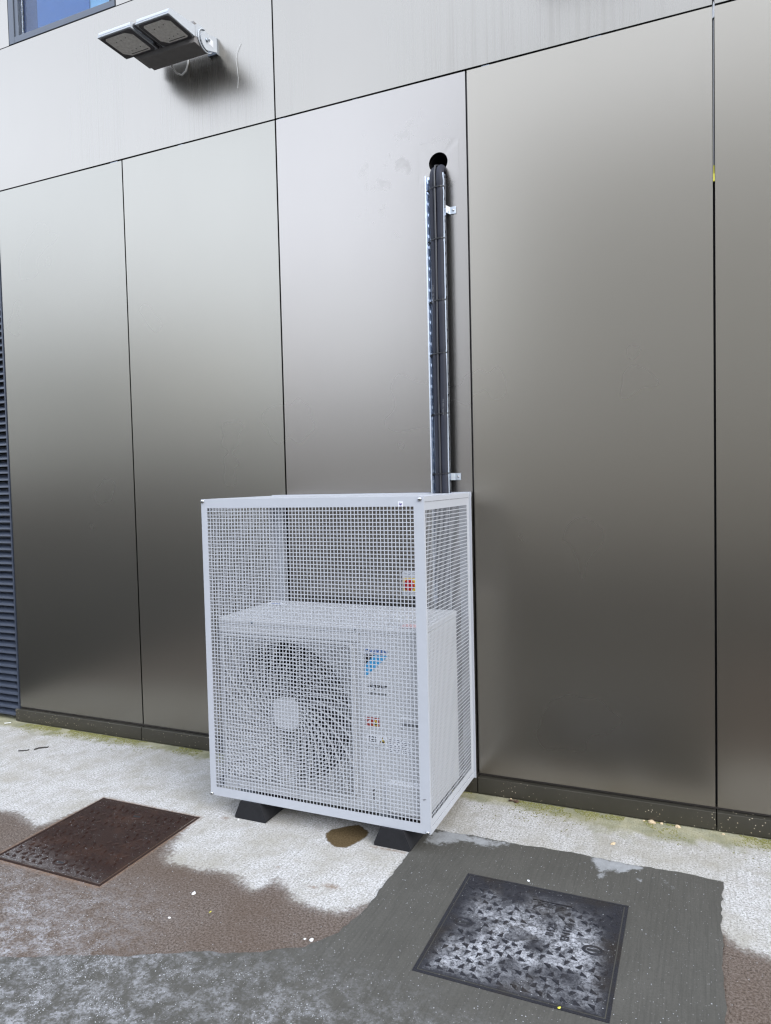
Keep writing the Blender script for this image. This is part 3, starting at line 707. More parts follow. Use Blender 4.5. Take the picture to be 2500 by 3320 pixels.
# dark inside with the coil
b = MB(); b.lathe([(FR, 0), (FR - .014, .02), (FR - .014, .14)], (FCX, UY0 + .001, FCZ), 'y', 64); b.f = [f for f in b.f if len(f) == 4]; b.sm = [True] * len(b.f); b.m = [0] * len(b.f)
b.obj('fan_shroud', simple('shroud_grey', (.03, .031, .034), .6), U)
b = MB(); b.box(UX0 + .02, 1.63, -.40, -.395, UZ0 + .01, UZ1 - .01); b.obj('coil', M_dark, U)
b = MB(); b.lathe([(.0, -.025), (.05, -.022), (.062, -.005), (.062, .07)], (FCX, -.58, FCZ), 'y', 24)
for k in range(3):
    a0 = k * 2 * math.pi / 3 + .5; vs = []; nr, na = 6, 8
    for i in range(nr + 1):
        r = .06 + (FR - .03 - .06) * i / nr
        for j in range(na + 1):
            a = a0 + (-.55 + 1.1 * j / na) * (1 - .15 * i / nr) + .35 * i / nr
            vs.append((FCX + r * math.cos(a), -.545 - .065 * (j / na - .5) * 2 * (.5 + .5 * r / FR), FCZ + r * math.sin(a)))
    b.add(vs, [(i * (na + 1) + j, i * (na + 1) + j + 1, (i + 1) * (na + 1) + j + 1, (i + 1) * (na + 1) + j) for i in range(nr) for j in range(na)], True)
b.obj('fan', M_dark, U)
# fan grille: square guard with raked rings and swirling spokes
gr = link('fan_grille', bpy.data.meshes.new('fan_grille'), M_ivory, U)
GX0, GX1, GZ0, GZ1 = .878, 1.612, .182, .910
b = MB()
po = rrect(GX0, GX1, GZ0, GZ1, .03); pi_ = rrect(GX0 + .012, GX1 - .012, GZ0 + .012, GZ1 - .012, .022); n = len(po)
vs = [(p[0], -.653, p[1]) for p in po] + [(p[0], -.664, p[1]) for p in po] + [(p[0], -.664, p[1]) for p in pi_] + [(p[0], -.653, p[1]) for p in pi_]
b.add(vs, [(s * n + k, s * n + (k + 1) % n, (s + 1) % 4 * n + (k + 1) % n, (s + 1) % 4 * n + k) for s in range(4) for k in range(n)])
b.obj('guard_frame', M_ivory, gr, .002)
b = MB()
def inside(x, z): return GX0 + .010 < x < GX1 - .010 and GZ0 + .010 < z < GZ1 - .010
r = .088
while r < .50:
    nseg = 72 if r < .2 else 108; ww = .0013; dp = .012; rk = .0048
    for k in range(nseg):
        a, c = 2 * math.pi * k / nseg, 2 * math.pi * (k + 1) / nseg
        p = (FCX + r * math.cos(a), FCZ + r * math.sin(a)); q = (FCX + r * math.cos(c), FCZ + r * math.sin(c))
        if not (inside(*p) and inside(*q)): continue
        vs = []
        for t in (a, c):
            for rr, y in ((r - ww, -.668), (r + ww, -.668), (r + ww - rk, -.668 + dp), (r - ww - rk, -.668 + dp)):
                vs.append((FCX + rr * math.cos(t), y, FCZ + rr * math.sin(t)))
        b.add(vs, [(0, 1, 5, 4), (1, 2, 6, 5), (2, 3, 7, 6), (3, 0, 4, 7)])
    r += .0172
b.obj('guard_ring', M_ivory, gr)
b = MB(); NS = 30
for k in range(NS):
    pts = []; r = .07
    while r < .5:
        a = 2 * math.pi * k / NS - 1.05 * math.log(r / .07) * .62 + .2
        p = (FCX + r * math.cos(a), FCZ + r * math.sin(a))
        if not inside(*p): break
        pts.append((p, a)); r += .014
    for (p, a), (q, c) in zip(pts, pts[1:]):
        d = Vector((q[0] - p[0], q[1] - p[1])).normalized(); nn = (-d.y * .0012, d.x * .0012)
        vs = []
        for w_ in (p, q):
            for sg, y in ((1, -.672), (-1, -.672), (-1, -.662), (1, -.662)): vs.append((w_[0] + nn[0] * sg, y, w_[1] + nn[1] * sg))
        b.add(vs, [(0, 1, 5, 4), (1, 2, 6, 5), (2, 3, 7, 6), (3, 0, 4, 7)])
b.obj('guard_spoke', M_ivory, gr)
b = MB(); hb = rrect(FCX - .071, FCX + .071, FCZ - .074, FCZ + .074, .045, 6); b.prism([(p[0], -.676, p[1]) for p in hb], (0, .014, 0)); b.obj('guard_hub', M_ivory, gr, .004)
# marks and fittings on the service panel
YP = -.6527
def flat(pts, mat, name, parent=U, y=YP, t=.0007): 
    bb = MB(); bb.prism([(p[0], y - t, p[1]) for p in pts], (0, t, 0)); return bb.obj(name, mat, parent)
def rect(x0, x1, z0, z1): return [(x0, z0), (x1, z0), (x1, z1), (x0, z1)]
lettering('DAIKIN', .0285, FACE_FRONT, (1.663, YP - .0006, .8668), M_print_blue, U, shear=.12, bold=.0009, sx=1.22)
flat([(1.6635, .8605), (1.712, .8605), (1.6635, .809)], M_print_black, 'emblem')
flat([(1.7135, .8605), (1.782, .8605), (1.6635, .752), (1.6635, .8072)], M_print_cyan, 'emblem')
lettering('SkyAir', .030, FACE_FRONT, (1.676, YP - .0006, .709), M_print_black, U, shear=.3, bold=.0008, sx=1.18)
lettering('Alpha series', .0165, FACE_FRONT, (1.677, YP - .0006, .679), M_print_black, U, shear=.3, sx=1.12)
rl = flat(rect(1.663, 1.731, .531, .571), M_redlabel, 'warning_label')
flat([(1.698, .534), (1.728, .534), (1.713, .564)], M_yel, 'print_mark', rl, YP - .0008); flat([(1.705, .538), (1.721, .538), (1.713, .554)], M_print_black, 'print_mark', rl, YP - .0016)
bb = MB(); bb.lathe([(.007, 0), (.007, -.0005)], (1.682, YP - .0008, .549), 'y', 14); bb.obj('print_mark', M_white, rl)
wl = flat(rect(1.665, 1.768, .430, .492), M_white, 'refrigerant_label')
lettering('R32', .024, FACE_FRONT, (1.676, YP - .0012, .467), M_print_black, wl, bold=.0008)
flat(rect(1.677, 1.714, .4575, .4615), M_print_black, 'print_mark', wl, YP - .0008)
flat([(1.728, .453), (1.763, .453), (1.7455, .486)], M_print_black, 'print_mark', wl, YP - .0008); flat([(1.7325, .456), (1.7585, .456), (1.7455, .481)], M_yel, 'print_mark', wl, YP - .0016)
flat(rect(1.738, 1.753, .459, .466), M_print_black, 'print_mark', wl, YP - .0024)
for k in range(5):
    x = 1.668 + k * .0195
    flat(rect(x, x + .015, .4335, .4475), M_print_black, 'pictogram', wl, YP - .0008); flat(rect(x + .0016, x + .0134, .4351, .4459), M_white, 'pictogram', wl, YP - .0016)
    flat(rect(x + .004, x + .010, .438, .4415), M_print_black, 'pictogram', wl, YP - .0022)
sl_ = flat(rect(1.776, 1.884, .416, .486), M_white, 'rating_label')
bb = MB()
for r_ in range(7):
    zr = .4805 - r_ * .0092; x = 1.779
    while x < 1.878:
        lw = random.uniform(.006, .02); bb.box(x, min(x + lw, 1.881), YP - .0014, YP - .0008, zr - .0026, zr); x += lw + random.uniform(.004, .012)
bb.obj('print_mark', simple('print_grey', (.10, .11, .15), .5), sl_)
b = MB(); po = rrect(1.829, 1.940, .528, .590, .018); pi_ = rrect(1.840, 1.9395, .536, .582, .012); n = len(po)
vs = [(p[0], -.6525, p[1]) for p in po] + [(p[0], -.657, p[1]) for p in pi_]
b.add(vs, [(k, (k + 1) % n, n + (k + 1) % n, n + k) for k in range(n)] + [tuple(range(n, 2 * n))]); hd = b.obj('grip_recess', M_ivory, U)
bb = MB(); bb.box(1.848, 1.9385, -.6582, -.6572, .549, .569); bb.obj('grip_slot', simple('recess_grey', (.16, .165, .17), .6), hd)
b = MB(); po = rrect(1.752, 1.940, .140, .292, .035); pi_ = rrect(1.766, 1.9395, .147, .276, .028); n = len(po)
vs = [(p[0], -.6525, p[1]) for p in po] + [(p[0], -.664, p[1]) for p in pi_]
b.add(vs, [(k, (k + 1) % n, n + (k + 1) % n, n + k) for k in range(n)] + [tuple(range(n, 2 * n))]); b.obj('pipe_cover', M_ivory, U)
b = MB(); b.box(1.668, 1.730, -.6555, -.6526, .173, .369); hk = b.obj('hatch', M_ivory, U, .0015)
bb = MB(); bb.prism([(1.688, -.6562, .228), (1.699, -.6562, .242), (1.710, -.6562, .228), (1.706, -.6562, .226), (1.699, -.6562, .234), (1.692, -.6562, .226)], (0, .0005, 0)); bb.box(1.694, 1.699, -.6562, -.6557, .19, .222); bb.obj('print_mark', M_print_black, hk)
bb = MB(); bb.box(1.693, 1.709, -.6568, -.6558, .27, .345); bb.obj('hatch_rib', M_greyplastic, hk)
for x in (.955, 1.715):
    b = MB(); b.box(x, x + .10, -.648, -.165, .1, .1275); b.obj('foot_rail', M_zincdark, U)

# ------------------------------------------------------------------ rubber feet
fm = MB(); prof = [(-.088, 0), (-.090, .012), (-.056, .088), (-.052, .0905), (.052, .0905), (.056, .088), (.090, .012), (.088, 0)]
fm.prism([(p[0], -.300, p[1] + .0005) for p in prof], (0, .60, 0)); fme = fm.mesh('rubber_block', [M_rubber])
for x, lab in ((1.044, 'black rubber support block under the left end of the cage'), (1.801, 'black rubber support block under the right end, beside the dark patch')):
    o = link('rubber_block', fme, None, None, (x, -.401, 0)); tag(o, lab, 'support block', 'rubber blocks under the cage')
    m_ = o.modifiers.new('bevel', 'BEVEL'); m_.width = .006; m_.segments = 2; m_.limit_method = 'ANGLE'

# ------------------------------------------------------------------ isolator switch
I = empty('isolator_switch', (1.65, -.03, 1.09), 'grey isolator switch with red rotary knob on the wall inside the cage', 'switch')
ix0, ix1, iz0, iz1 = 1.612, 1.700, 1.033, 1.162
b = MB(); b.box(ix0, ix1, -.060, -.001, iz0, iz1); b.obj('housing', M_greyplastic, I, .004, 3)
b = MB(); b.box(ix0 + .008, ix1 - .008, -.064, -.0605, 1.060, 1.132); b.obj('face_plate', M_yel, I, .001)
b = MB(); b.lathe([(.031, -.0645), (.030, -.072), (.028, -.0735)], (1.656, 0, 1.095), 'y', 28); kb = b.obj('knob', M_red, I)
b = MB(); b.box(1.649, 1.663, -.090, -.0738, 1.068, 1.122); b.obj('grip', M_red, kb, .003)
b = MB(); b.lathe([(.004, -.0605), (.004, -.062)], (1.656, 0, 1.150), 'y', 8); b.lathe([(.004, -.0605), (.004, -.062)], (1.656, 0, 1.043), 'y', 8); b.obj('screw', M_zincdark, I)
b = MB(); b.tube([(1.672, -.03, 1.033), (1.674, -.032, .98), (1.70, -.05, .92), (1.78, -.09, .85), (1.80, -.10, .70)], .008, 8); o = b.obj('flexible_conduit', M_tie)
tag(o, 'black flexible conduit hanging from the isolator switch', 'conduit')

# ------------------------------------------------------------------ the cage
K = empty('equipment_cage', (1.395, -.35, .09), 'pale grey perforated steel cage round the outdoor unit', 'cage')
CX0, CX1, CY, CZ0, CZ1 = .8067, 1.9836, -.692, .0917, 1.5806
def perf(name, O, u, v, nrm, Ul, Vl, u0, u1, v0, v1, nu, nv, mat=M_cage, bar=.25, th=.0018, skip=None):
    """steel sheet with nu x nv square holes; O corner, u and v unit vectors, nrm outward"""
    def coords(L, a, c, n):
        p = (c - a) / n; hb = p * bar / 2; out = [0.0]
        for i in range(n): out += [a + i * p + hb, a + (i + 1) * p - hb]
        return np.array(out + [L])
    cu, cv = coords(Ul, u0, u1, nu), coords(Vl, v0, v1, nv); nU, nV = len(cu), len(cv)
    O, u, v, nrm = map(np.array, (O, u, v, nrm))
    A = O + cu[None, :, None] * u + cv[:, None, None] * v
    V = np.concatenate([A.reshape(-1, 3), (A - nrm * th).reshape(-1, 3)]); off = nU * nV
    I = np.arange(off).reshape(nV, nU); ii, jj = np.meshgrid(np.arange(nU - 1), np.arange(nV - 1))
    hole = (ii % 2 == 1) & (jj % 2 == 1)
    if skip is not None: hole &= ~skip(cu[ii], cv[jj])
    q = np.stack([I[:-1, :-1], I[:-1, 1:], I[1:, 1:], I[1:, :-1]], -1)
    s = q[~hole]; h = q[hole]; F = [s, s[:, ::-1] + off]
    for a, c in ((0, 1), (1, 2), (2, 3), (3, 0)): F.append(np.stack([h[:, c], h[:, a], h[:, a] + off, h[:, c] + off], -1))
    for e in (I[0, :], I[:, -1], I[-1, ::-1], I[::-1, 0]): F.append(np.stack([e[:-1], e[1:], e[1:] + off, e[:-1] + off], -1)[:, ::-1])
    F = np.concatenate(F); me = bpy.data.meshes.new(name); me.from_pydata(V.tolist(), [], F.tolist())
    return link(name, me, mat, K)
W_, H_ = CX1 - CX0, CZ1 - CZ0
perf('front_panel', (CX0, CY, CZ0), (1, 0, 0), (0, 0, 1), (0, -1, 0), W_, H_, .0325, 1.1315, .0415, 1.4465, 61, 79, bar=.215, th=.0012)
SY0, SY1 = CY + .008, -.030
perf('side_panel', (CX1, SY0, CZ0 + .03), (0, 1, 0), (0, 0, 1), (1, 0, 0), SY1 - SY0, 1.555 - CZ0 - .03, .010, .612, .031, 1.399, 34, 77, bar=.20, th=.0010)
perf('side_panel', (CX0, SY1, CZ0 + .03), (0, -1, 0), (0, 0, 1), (-1, 0, 0), SY1 - SY0, 1.555 - CZ0 - .03, .042, .644, .031, 1.399, 34, 77, bar=.20, th=.0010)
notch = lambda cu, cv: (cu > .96) & (cv > .50)
perf('top_panel', (CX0, CY + .003, CZ1), (1, 0, 0), (0, 1, 0), (0, 0, 1), W_, .560, .0325, 1.1315, .05, .525, 61, 27)
b = MB(); b.box(CX0, 1.775, CY + .5635, -.030, CZ1 - .0018, CZ1); b.box(1.915, CX1, CY + .5635, -.030, CZ1 - .0018, CZ1); b.obj('top_strip', M_cage, K)
b = MB()      # folded edges: front returns, top skirt, base skirt
for x in (CX0, CX1):
    b = MB(); b.box(x - .0015, x + .0015, CY + .0002, CY + .0078, CZ0, CZ1 - .0004); b.obj('front_return', M_cage, K, .0006)
for x in (CX0 - .0025, CX1 - .0005):
    b = MB(); b.box(x, x + .003, SY0 + .0005, SY1, 1.556, CZ1 - .0022); b.obj('top_skirt', M_cage, K, .001)
    b = MB(); b.box(x, x + .003, SY0 + .0005, SY1, CZ0, CZ0 + .0285); b.obj('base_skirt', M_cage, K, .001)
b = MB(); b.box(CX0 + .003, CX1 - .003, SY1 - .01, SY1, CZ0, CZ0 + .03); b.obj('base_skirt', M_cage, K, .001)
for x, s in ((CX0, 1), (CX1, -1)):       # rear posts, folded in, screwed to the wall
    b = MB(); xa, xb = sorted((x + s * .002, x + s * .055)); b.box(xa, xb, -.0292, -.0268, CZ0, CZ1 - .004)
    xa, xb = sorted((x + s * .0525, x + s * .055)); b.box(xa, xb, -.0266, -.003, CZ0, CZ1 - .004)
    b.obj('rear_post', M_cage, K, .0008)
    b = MB(); xa, xb = sorted((x - s * .012, x + s * .003)); b.box(xa, xb, -.0295, -.0265, CZ0 - .004, CZ1 + .004); b.obj('rear_flange', M_cage, K, .0008)
b = MB(); b.box(CX0 - .012, CX1 + .012, -.0262, -.0235, CZ1 - .02, CZ1 + .004); b.obj('rear_flange', M_cage, K, .0008)
bolt = MB(); bolt.lathe([(.0095, 0), (.0095, -.0015), (.0085, -.0045), (.006, -.0068), (.0, -.0075)], (0, 0, 0), 'y', 20); bolt.lathe([(.0028, -.0078), (.0022, -.0068)], (0, 0, 0), 'y', 6, 1)
bme = bolt.mesh('bolt', [M_steel, M_print_black])
for x, z in ((.8155, 1.570), (1.9655, 1.568), (.8125, .0985), (1.9705, .0985)): link('bolt', bme, None, K, (x, CY - .0003, z))
b = MB(); b.box(1.8645, 1.888, CY - .0010, CY - .0003, 1.5355, 1.5595); st = b.obj('sticker', M_white, K)
b = MB(); b.add([(1.871, CY - .0016, 1.549), (1.873, CY - .0016, 1.5568), (1.8765, CY - .0016, 1.549), (1.8865 - .002, CY - .0016, 1.5525), (1.8825, CY - .0016, 1.5452), (1.870, CY - .0016, 1.5452), (1.877, CY - .0016, 1.541)], [(0, 2, 1), (2, 4, 3), (5, 6, 4), (0, 5, 4, 2)])
b.box(1.8705, 1.8825, CY - .0017, CY - .0011, 1.5372, 1.5385); b.obj('print_mark', M_purple, st)
b = MB()
for k in range(9): b.tube([(1.951 + k * .0016, CY - .0006, .245 + random.uniform(-.004, .003)), (1.9525 + k * .0016, CY - .0007, .246 + random.uniform(-.003, .004))], .0004, 4)
b.obj('scuff', M_twig, K)

# ------------------------------------------------------------------ access covers
def cover(name, label, group, x0, x1, y0, y1, mat, ztop, frost, studsel, keys, keepp=1.0):
    Cc = empty(name, ((x0 + x1) / 2, (y0 + y1) / 2, 0), label, 'access cover', group)
    b = MB(); w_ = .012      # frame round the lid
    for a in ((x0, x1, y0, y0 + w_), (x0, x1, y1 - w_, y1), (x0, x0 + w_, y0 + w_ + .0003, y1 - w_ - .0003), (x1 - w_, x1, y0 + w_ + .0003, y1 - w_ - .0003)): b.box(*a, -.02, ztop - .0005)
    fme = b.mesh('frame', [mat]); set_attr(fme, 'frost', np.zeros(len(fme.vertices))); link('frame', fme, None, Cc)
    me, X, Y = grid_sheet('lid', x0 + w_ + .004, x1 - w_ - .004, y0 + w_ + .004, y1 - w_ - .004, .012, ztop)
    fr = frost(X, Y); me.materials.append(mat); set_attr(me, 'frost', fr); link('lid', me, None, Cc)
    b = MB(); b.box(x0 + w_, x1 - w_, y0 + w_, y1 - w_, -.02, -.016); b.obj('pit', M_black, Cc)
    sm_ = MB(); q = .0125
    sm_.add([(-q, -q * .7, 0), (q, -q * .7, 0), (-q, q * .9, 0), (-q * .8, -q * .5, .0045), (q * .55, -q * .5, .0045), (-q * .8, q * .55, .0045)], [(0, 2, 1), (3, 4, 5), (0, 1, 4, 3), (1, 2, 5, 4), (2, 0, 3, 5)])
    sme = sm_.mesh('stud', [mat]); set_attr(sme, 'frost', np.full(6, .0))
    sp = .041; i = 0; cnt = 0; y = y0 + .045
    while y < y1 - .035:
        x = x0 + .045 + (sp / 2 if i % 2 else 0)
        while x < x1 - .035:
            if studsel(x, y) and cnt < 290 and random.random() < keepp:
                o = link('stud', sme, None, Cc, (x, y, ztop + .0002)); o.rotation_euler = (0, 0, rad(random.choice((0, 0, 180)) + random.uniform(-4, 4) + (90 if i % 2 else 0))); cnt += 1
            x += sp
        y += sp * .86; i += 1
    for kx, ky in keys:
        b = MB(); n = 20; vs = []
        for rr, zz_ in ((.034, 0), (.030, .003), (.024, .003), (.022, -.0001)):
            vs += [(kx + rr * 1.15 * math.cos(2 * math.pi * k / n), ky + rr * .8 * math.sin(2 * math.pi * k / n), ztop + .0003 + zz_) for k in range(n)]
        b.add(vs, [(s * n + k, s * n + (k + 1) % n, (s + 1) * n + (k + 1) % n, (s + 1) * n + k) for s in range(3) for k in range(n)], True)
        kme = b.mesh('keyway', [mat]); set_attr(kme, 'frost', np.zeros(len(kme.vertices))); ko = link('keyway', kme, None, Cc)
        b = MB(); pts = rrect(kx - .022, kx + .022, ky - .006, ky + .006, .005, 3); b.prism([(p[0], p[1], ztop + .0004) for p in pts], (0, 0, .0004)); b.obj('key_slot', M_black, ko)
    return Cc
def away(x, y, lst): return all(math.hypot(x - a, y - c) > r for a, c, r in lst)
kb_ = [(2.262, -1.108), (2.728, -1.098)]
def frost_black(x, y):
    e = sdf(x, y, [(2.19, -.79), (2.81, -.79), (2.81, -1.42), (2.19, -1.42)])
    f = sstep(e, .015, .13) * (.08 + 1.0 * sstep(vnoise(x + 3, y + 1, 6.5) * .6 + vnoise(x, y, 19) * .4, .34, .62)) * (.40 + .60 * sstep(-y, .90, 1.10))
    f *= 1 - .6 * sstep(x - .35 * (y + 1.1), 2.66, 2.74) * sstep(-y, 1.15, .95)
    f *= 1 - .85 * np.exp(-(((x - 2.30) / .085) ** 2 + ((y + 1.10) / .06) ** 2)) - 0
    f *= 1 - .75 * sstep(.18 - np.hypot(x - 2.72, (y + .86) * 1.2), 0, .16)
    return np.clip(f + .35 * sstep(-y, 1.15, 1.40) * sstep(e, 0, .06), 0, 1)
def frost_rust(x, y): return np.clip(sstep(-y - .25 * (x - .4), 1.22, 1.46) * .8, 0, 1)
cB = cover('manhole_cover', 'black cast iron access cover dusted with white grit, set in the dark patch', 'access covers in the ground', 2.18, 2.818, -1.422, -.780, M_iron, .0058, frost_black,
      lambda x, y: away(x, y, [(k[0], k[1], .055) for k in kb_] + [(2.478, -1.105, .06)]) and not (2.50 < x < 2.66 and -1.13 < y < -.97) and not (2.44 < x < 2.62 and y > -.885), kb_, .80)
bd = MB()     # wedge-shaped badge
n = 9; lobe = [(2.452 + .024 * math.cos(rad(t)), -1.089 + .022 * math.sin(rad(t))) for t in range(60, 210, 20)] + [(2.447, -1.109)] + [(2.452 + .026 * math.cos(rad(t)), -1.131 + .022 * math.sin(rad(t))) for t in range(150, 300, 20)] + [(2.535, -1.105)]
bd.prism([(p[0], p[1], .0061) for p in lobe], (0, 0, .005)); bme_ = bd.mesh('badge', [M_iron]); set_attr(bme_, 'frost', np.full(len(bme_.vertices), .4)); link('badge', bme_, None, cB)
def iron_text(txt, size, ang, loc):
    o = lettering(txt, size, Matrix.Rotation(rad(ang), 3, 'Z'), loc, M_iron, cB, ext=.0022, bold=.0008); set_attr(o.data, 'frost', np.full(len(o.data.vertices), .1))
iron_text('GUIDE', .036, 180, (2.60, -.880, .0068)); iron_text('B125', .040, 90, (2.585, -1.075, .0068)); iron_text('EN124', .040, 90, (2.640, -1.085, .0068))
bl = MB(); bl.box(2.47, 2.62, -.872, -.868, .0059, .0088); o_ = bl.mesh('raised_bar', [M_iron]); set_attr(o_, 'frost', np.zeros(8)); link('raised_bar', o_, None, cB)
kr = [(.485, -.872), (.478, -1.338)]
cover('manhole_cover', 'rusty brown access cover set in the pale concrete', 'access covers in the ground', .158, .789, -1.418, -.764, M_rust, .0022, frost_rust,
      lambda x, y: away(x, y, [(k[0], k[1], .055) for k in kr] + [(.483, -1.062, .07)]), kr)

# ------------------------------------------------------------------ loose things
def pebble(name, loc, s, mat, label, cat, group, sq=(1, .8, .5)):
    bm = bmesh.new(); bmesh.ops.create_icosphere(bm, subdivisions=2, radius=1)
    for v in bm.verts:
        f = 1 + random.uniform(-.22, .22); v.co = Vector((v.co.x * s * sq[0] * f, v.co.y * s * sq[1] * f, max(-.3, v.co.z) * s * sq[2] * f + s * sq[2] * .28))
    me = bpy.data.meshes.new(name); bm.to_mesh(me); bm.free(); o = link(name, me, mat, None, loc); o.rotation_euler = (0, 0, random.uniform(0, 6)); return tag(o, label, cat, group)
G1 = 'cream stone chips by the plinth'
pebble('stone_chip', (2.857, -.036, .0), .019, M_stone, 'cream stone chip against the plinth, the biggest of the row', 'stone', G1)
pebble('stone_chip', (2.901, -.031, .0), .009, M_stone, 'small cream stone chip just right of the biggest one', 'stone', G1)
pebble('stone_chip', (2.972, -.038, .0), .014, M_stone, 'cream stone chip near the right-hand panel joint', 'stone', G1)
pebble('stone_chip', (2.822, -.030, .0), .007, M_stone, 'tiny cream stone chip just left of the biggest one', 'stone', G1)
pebble('stone_chip', (3.165, -.040, .0), .007, M_stone, 'tiny cream stone chip below the rightmost plinth joint', 'stone', G1)
pebble('stone_chip', (2.71, -.306, .0), .015, M_stone, 'cream stone chip lying alone on the pale concrete', 'stone', G1, (1, .6, .25))
G2 = 'white chips on the ground'
pebble('white_chip', (1.191, -1.316, 0), .010, M_chip, 'white chip alone on the damp brown concrete', 'chip', G2, (1, .7, .5))
pebble('white_chip', (1.782, -1.401, .0), .009, M_chip, 'larger white chip of the pair beside the dark patch edge', 'chip', G2, (1, .8, .5))
pebble('white_chip', (1.757, -1.405, .0), .005, M_chip, 'smaller white chip of the pair beside the dark patch edge', 'chip', G2)
pebble('white_chip', (1.208, -1.484, 0), .006, M_chip, 'tiny white chip on the damp concrete nearer the camera', 'chip', G2)
pebble('white_chip', (.985, -.716, 0), .008, M_chip, 'white chip at the foot of the left rubber block', 'chip', G2, (1, .6, .5))
pebble('white_chip', (2.425, -.79 + .045, .004), .006, M_chip, 'white chip on the dark patch behind the black cover', 'chip', G2)
pebble('yellow_chip', (1.332, -1.395, 0), .0045, M_yellow, 'tiny yellow scrap on the damp brown concrete', 'scrap', 'yellow scraps', (1.6, .5, .4))
pebble('yellow_chip', (2.668, -1.415, .0058), .0055, M_yellow, 'tiny yellow scrap on the near edge of the black cover', 'scrap', 'yellow scraps', (1.2, .7, .4))
def twig(pts, r, label, mat=M_twig):
    b = MB(); b.tube(pts, [r * (1 - .4 * k / len(pts)) for k in range(len(pts))], 6); tag(b.obj('twig', mat), label, 'twig', 'twigs on the concrete')
twig([(-.876, -.437, .004), (-.85, -.425, .005), (-.83, -.408, .004), (-.822, -.402, .008)], .004, 'short dark twig on the pale concrete, the one nearer the rusty cover')
twig([(-.80, -.385, .004), (-.79, -.36, .006), (-.765, -.338, .006), (-.750, -.325, .004), (-.752, -.318, .006)], .0045, 'bent dark twig on the pale concrete, the one nearer the plinth')
twig([(-1.44, -.087, .003), (-1.405, -.064, .004)], .0035, 'thin pale straw by the corner of the plinth', M_chip)
b = MB()
for ang, ln in ((10, .034), (75, .026), (150, .032), (200, .030), (-35, .036)):
    d = Vector((math.cos(rad(ang)), math.sin(rad(ang)) * .6, 0)); s_ = Vector((-d.y, d.x, 0)) * .3
    b.add([(0, 0, .004), d * ln * .5 + s_ * ln + Vector((0, 0, .010)), d * ln + Vector((0, 0, .003)), d * ln * .5 - s_ * ln + Vector((0, 0, .006))], [(0, 1, 2, 3)])
lf = b.obj('dead_leaf', M_leaf); lf.location = (2.195, -.046, 0); m_ = lf.modifiers.new('thick', 'SOLIDIFY'); m_.thickness = .001
tag(lf, 'curled dead brown leaf on the moss against the plinth', 'leaf')
pebble('stone_chip', (2.18, -.036, .008), .006, M_stone, 'tiny cream stone chip on top of the dead leaf', 'stone', G1)
b = MB(); b.tube([(.662, -.003, 4.192), (.640, -.006, 4.160), (.630, -.008, 4.145), (.628, -.008, 4.10), (.634, -.007, 4.05), (.638, -.006, 4.00), (.632, -.005, 3.945)], .0009, 6)
tag(b.obj('loose_wire', M_chip), 'thin white wire hanging on the panel right of the floodlight', 'wire')

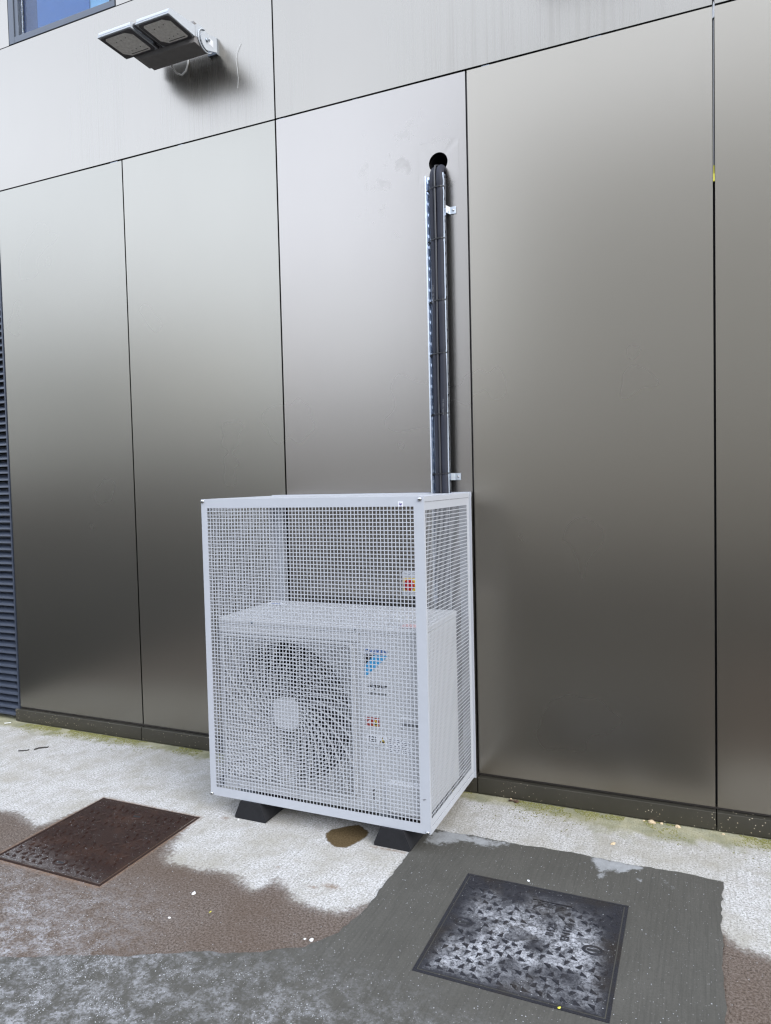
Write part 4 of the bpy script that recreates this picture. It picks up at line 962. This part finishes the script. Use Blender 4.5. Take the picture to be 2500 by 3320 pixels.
# ------------------------------------------------------------------ scattered grit
def grit(name, n, lab, smin, smax):
    x = RNG.uniform(-.4, 3.3, n * 6); y = RNG.uniform(-2.35, -.45, n * 6)
    inp = sdf(x, y, PATCH); black = sdf(x, y, [(2.2, -1.40), (2.80, -1.40), (2.80, -.80), (2.2, -.80)]); rusty = sdf(x, y, [(.175, -1.40), (.77, -1.40), (.77, -.78), (.175, -.78)])
    wet = np.maximum(sdf(x, y, WET), sdf(x, y, WET_R))
    clump = sstep(vnoise(x, y, 14) * .6 + vnoise(x + 5, y, 37) * .4, .42, .72)
    p = np.where(inp > 0, .03 + .9 * frost_patch(x, y) * clump, np.where(wet > .01, .02 + .9 * frost_slab(x, y) * clump, 0))
    p = np.where(rusty > 0, .05 + .45 * frost_rust(x, y), p)
    p = np.where(black > 0, .06 + .55 * frost_black(x, y) * clump, p)
    keep = RNG.random(len(x)) < p; x, y = x[keep][:n], y[keep][:n]; inp, black, rusty = inp[keep][:n], black[keep][:n], rusty[keep][:n]
    z = np.where(black > 0, .0060, np.where(rusty > 0, .0024, np.where(inp > 0, .0042, .0003))); m = len(x)
    s = smin + (smax - smin) * RNG.random(m) ** 3.2
    base = np.array([(1, 0, .35), (0, 1, .35), (-1, 0, .35), (0, -1, .35), (0, 0, 1.0), (0, 0, -.02)])
    V = base[None] * s[:, None, None] * RNG.uniform(.6, 1.2, (m, 6, 1)); a = RNG.uniform(0, 6.28, m); ca, sa = np.cos(a)[:, None], np.sin(a)[:, None]
    V = np.stack([V[..., 0] * ca - V[..., 1] * sa, V[..., 0] * sa + V[..., 1] * ca, V[..., 2] * .9], -1) + np.stack([x, y, z], -1)[:, None]
    F = np.array([(0, 1, 4), (1, 2, 4), (2, 3, 4), (3, 0, 4), (1, 0, 5), (2, 1, 5), (3, 2, 5), (0, 3, 5)]); F = (F[None] + (np.arange(m) * 6)[:, None, None]).reshape(-1, 3)
    me = bpy.data.meshes.new(name); me.from_pydata(V.reshape(-1, 3).tolist(), [], F.tolist()); tag(link(name, me, M_salt), lab, kind='stuff')
def moss_tufts(n):
    x = RNG.uniform(-1.6, 3.5, n * 4); y = -.022 - RNG.exponential(.035, n * 4) * np.where(x < 1.2, 1, 1.25)
    keep = (vnoise(x, y * .5, 6.5) * .6 + vnoise(x + 7, y, 19) * .4 > .50) & ~((x > .8) & (x < 1.98) & (y < -.03)); x, y = x[keep][:n], y[keep][:n]; m = len(x); s = RNG.uniform(.0012, .0042, m)
    base = np.array([(1, 0, 0), (.5, .87, 0), (-.5, .87, 0), (-1, 0, 0), (-.5, -.87, 0), (.5, -.87, 0), (0, 0, .75)])
    V = base[None] * s[:, None, None] * RNG.uniform(.55, 1.3, (m, 7, 1)); V = V + np.stack([x, y, np.full(m, .0002)], -1)[:, None]
    F = np.array([(k, (k + 1) % 6, 6) for k in range(6)]); F = (F[None] + (np.arange(m) * 7)[:, None, None]).reshape(-1, 3)
    me = bpy.data.meshes.new('moss'); me.from_pydata(V.reshape(-1, 3).tolist(), [], F.tolist())
    q = NT('moss_green'); q.set(q.mix(q.noise(45, 3, .7), (.055, .060, .016), (.22, .205, .07)), .9, 0, .1)
    tag(link('moss', me, q.m), 'olive green moss along the foot of the plinth', kind='stuff')
moss_tufts(6500)
grit('salt_grit', 30000, 'fine white salt grit scattered over the covers and damp concrete', .0007, .0025)
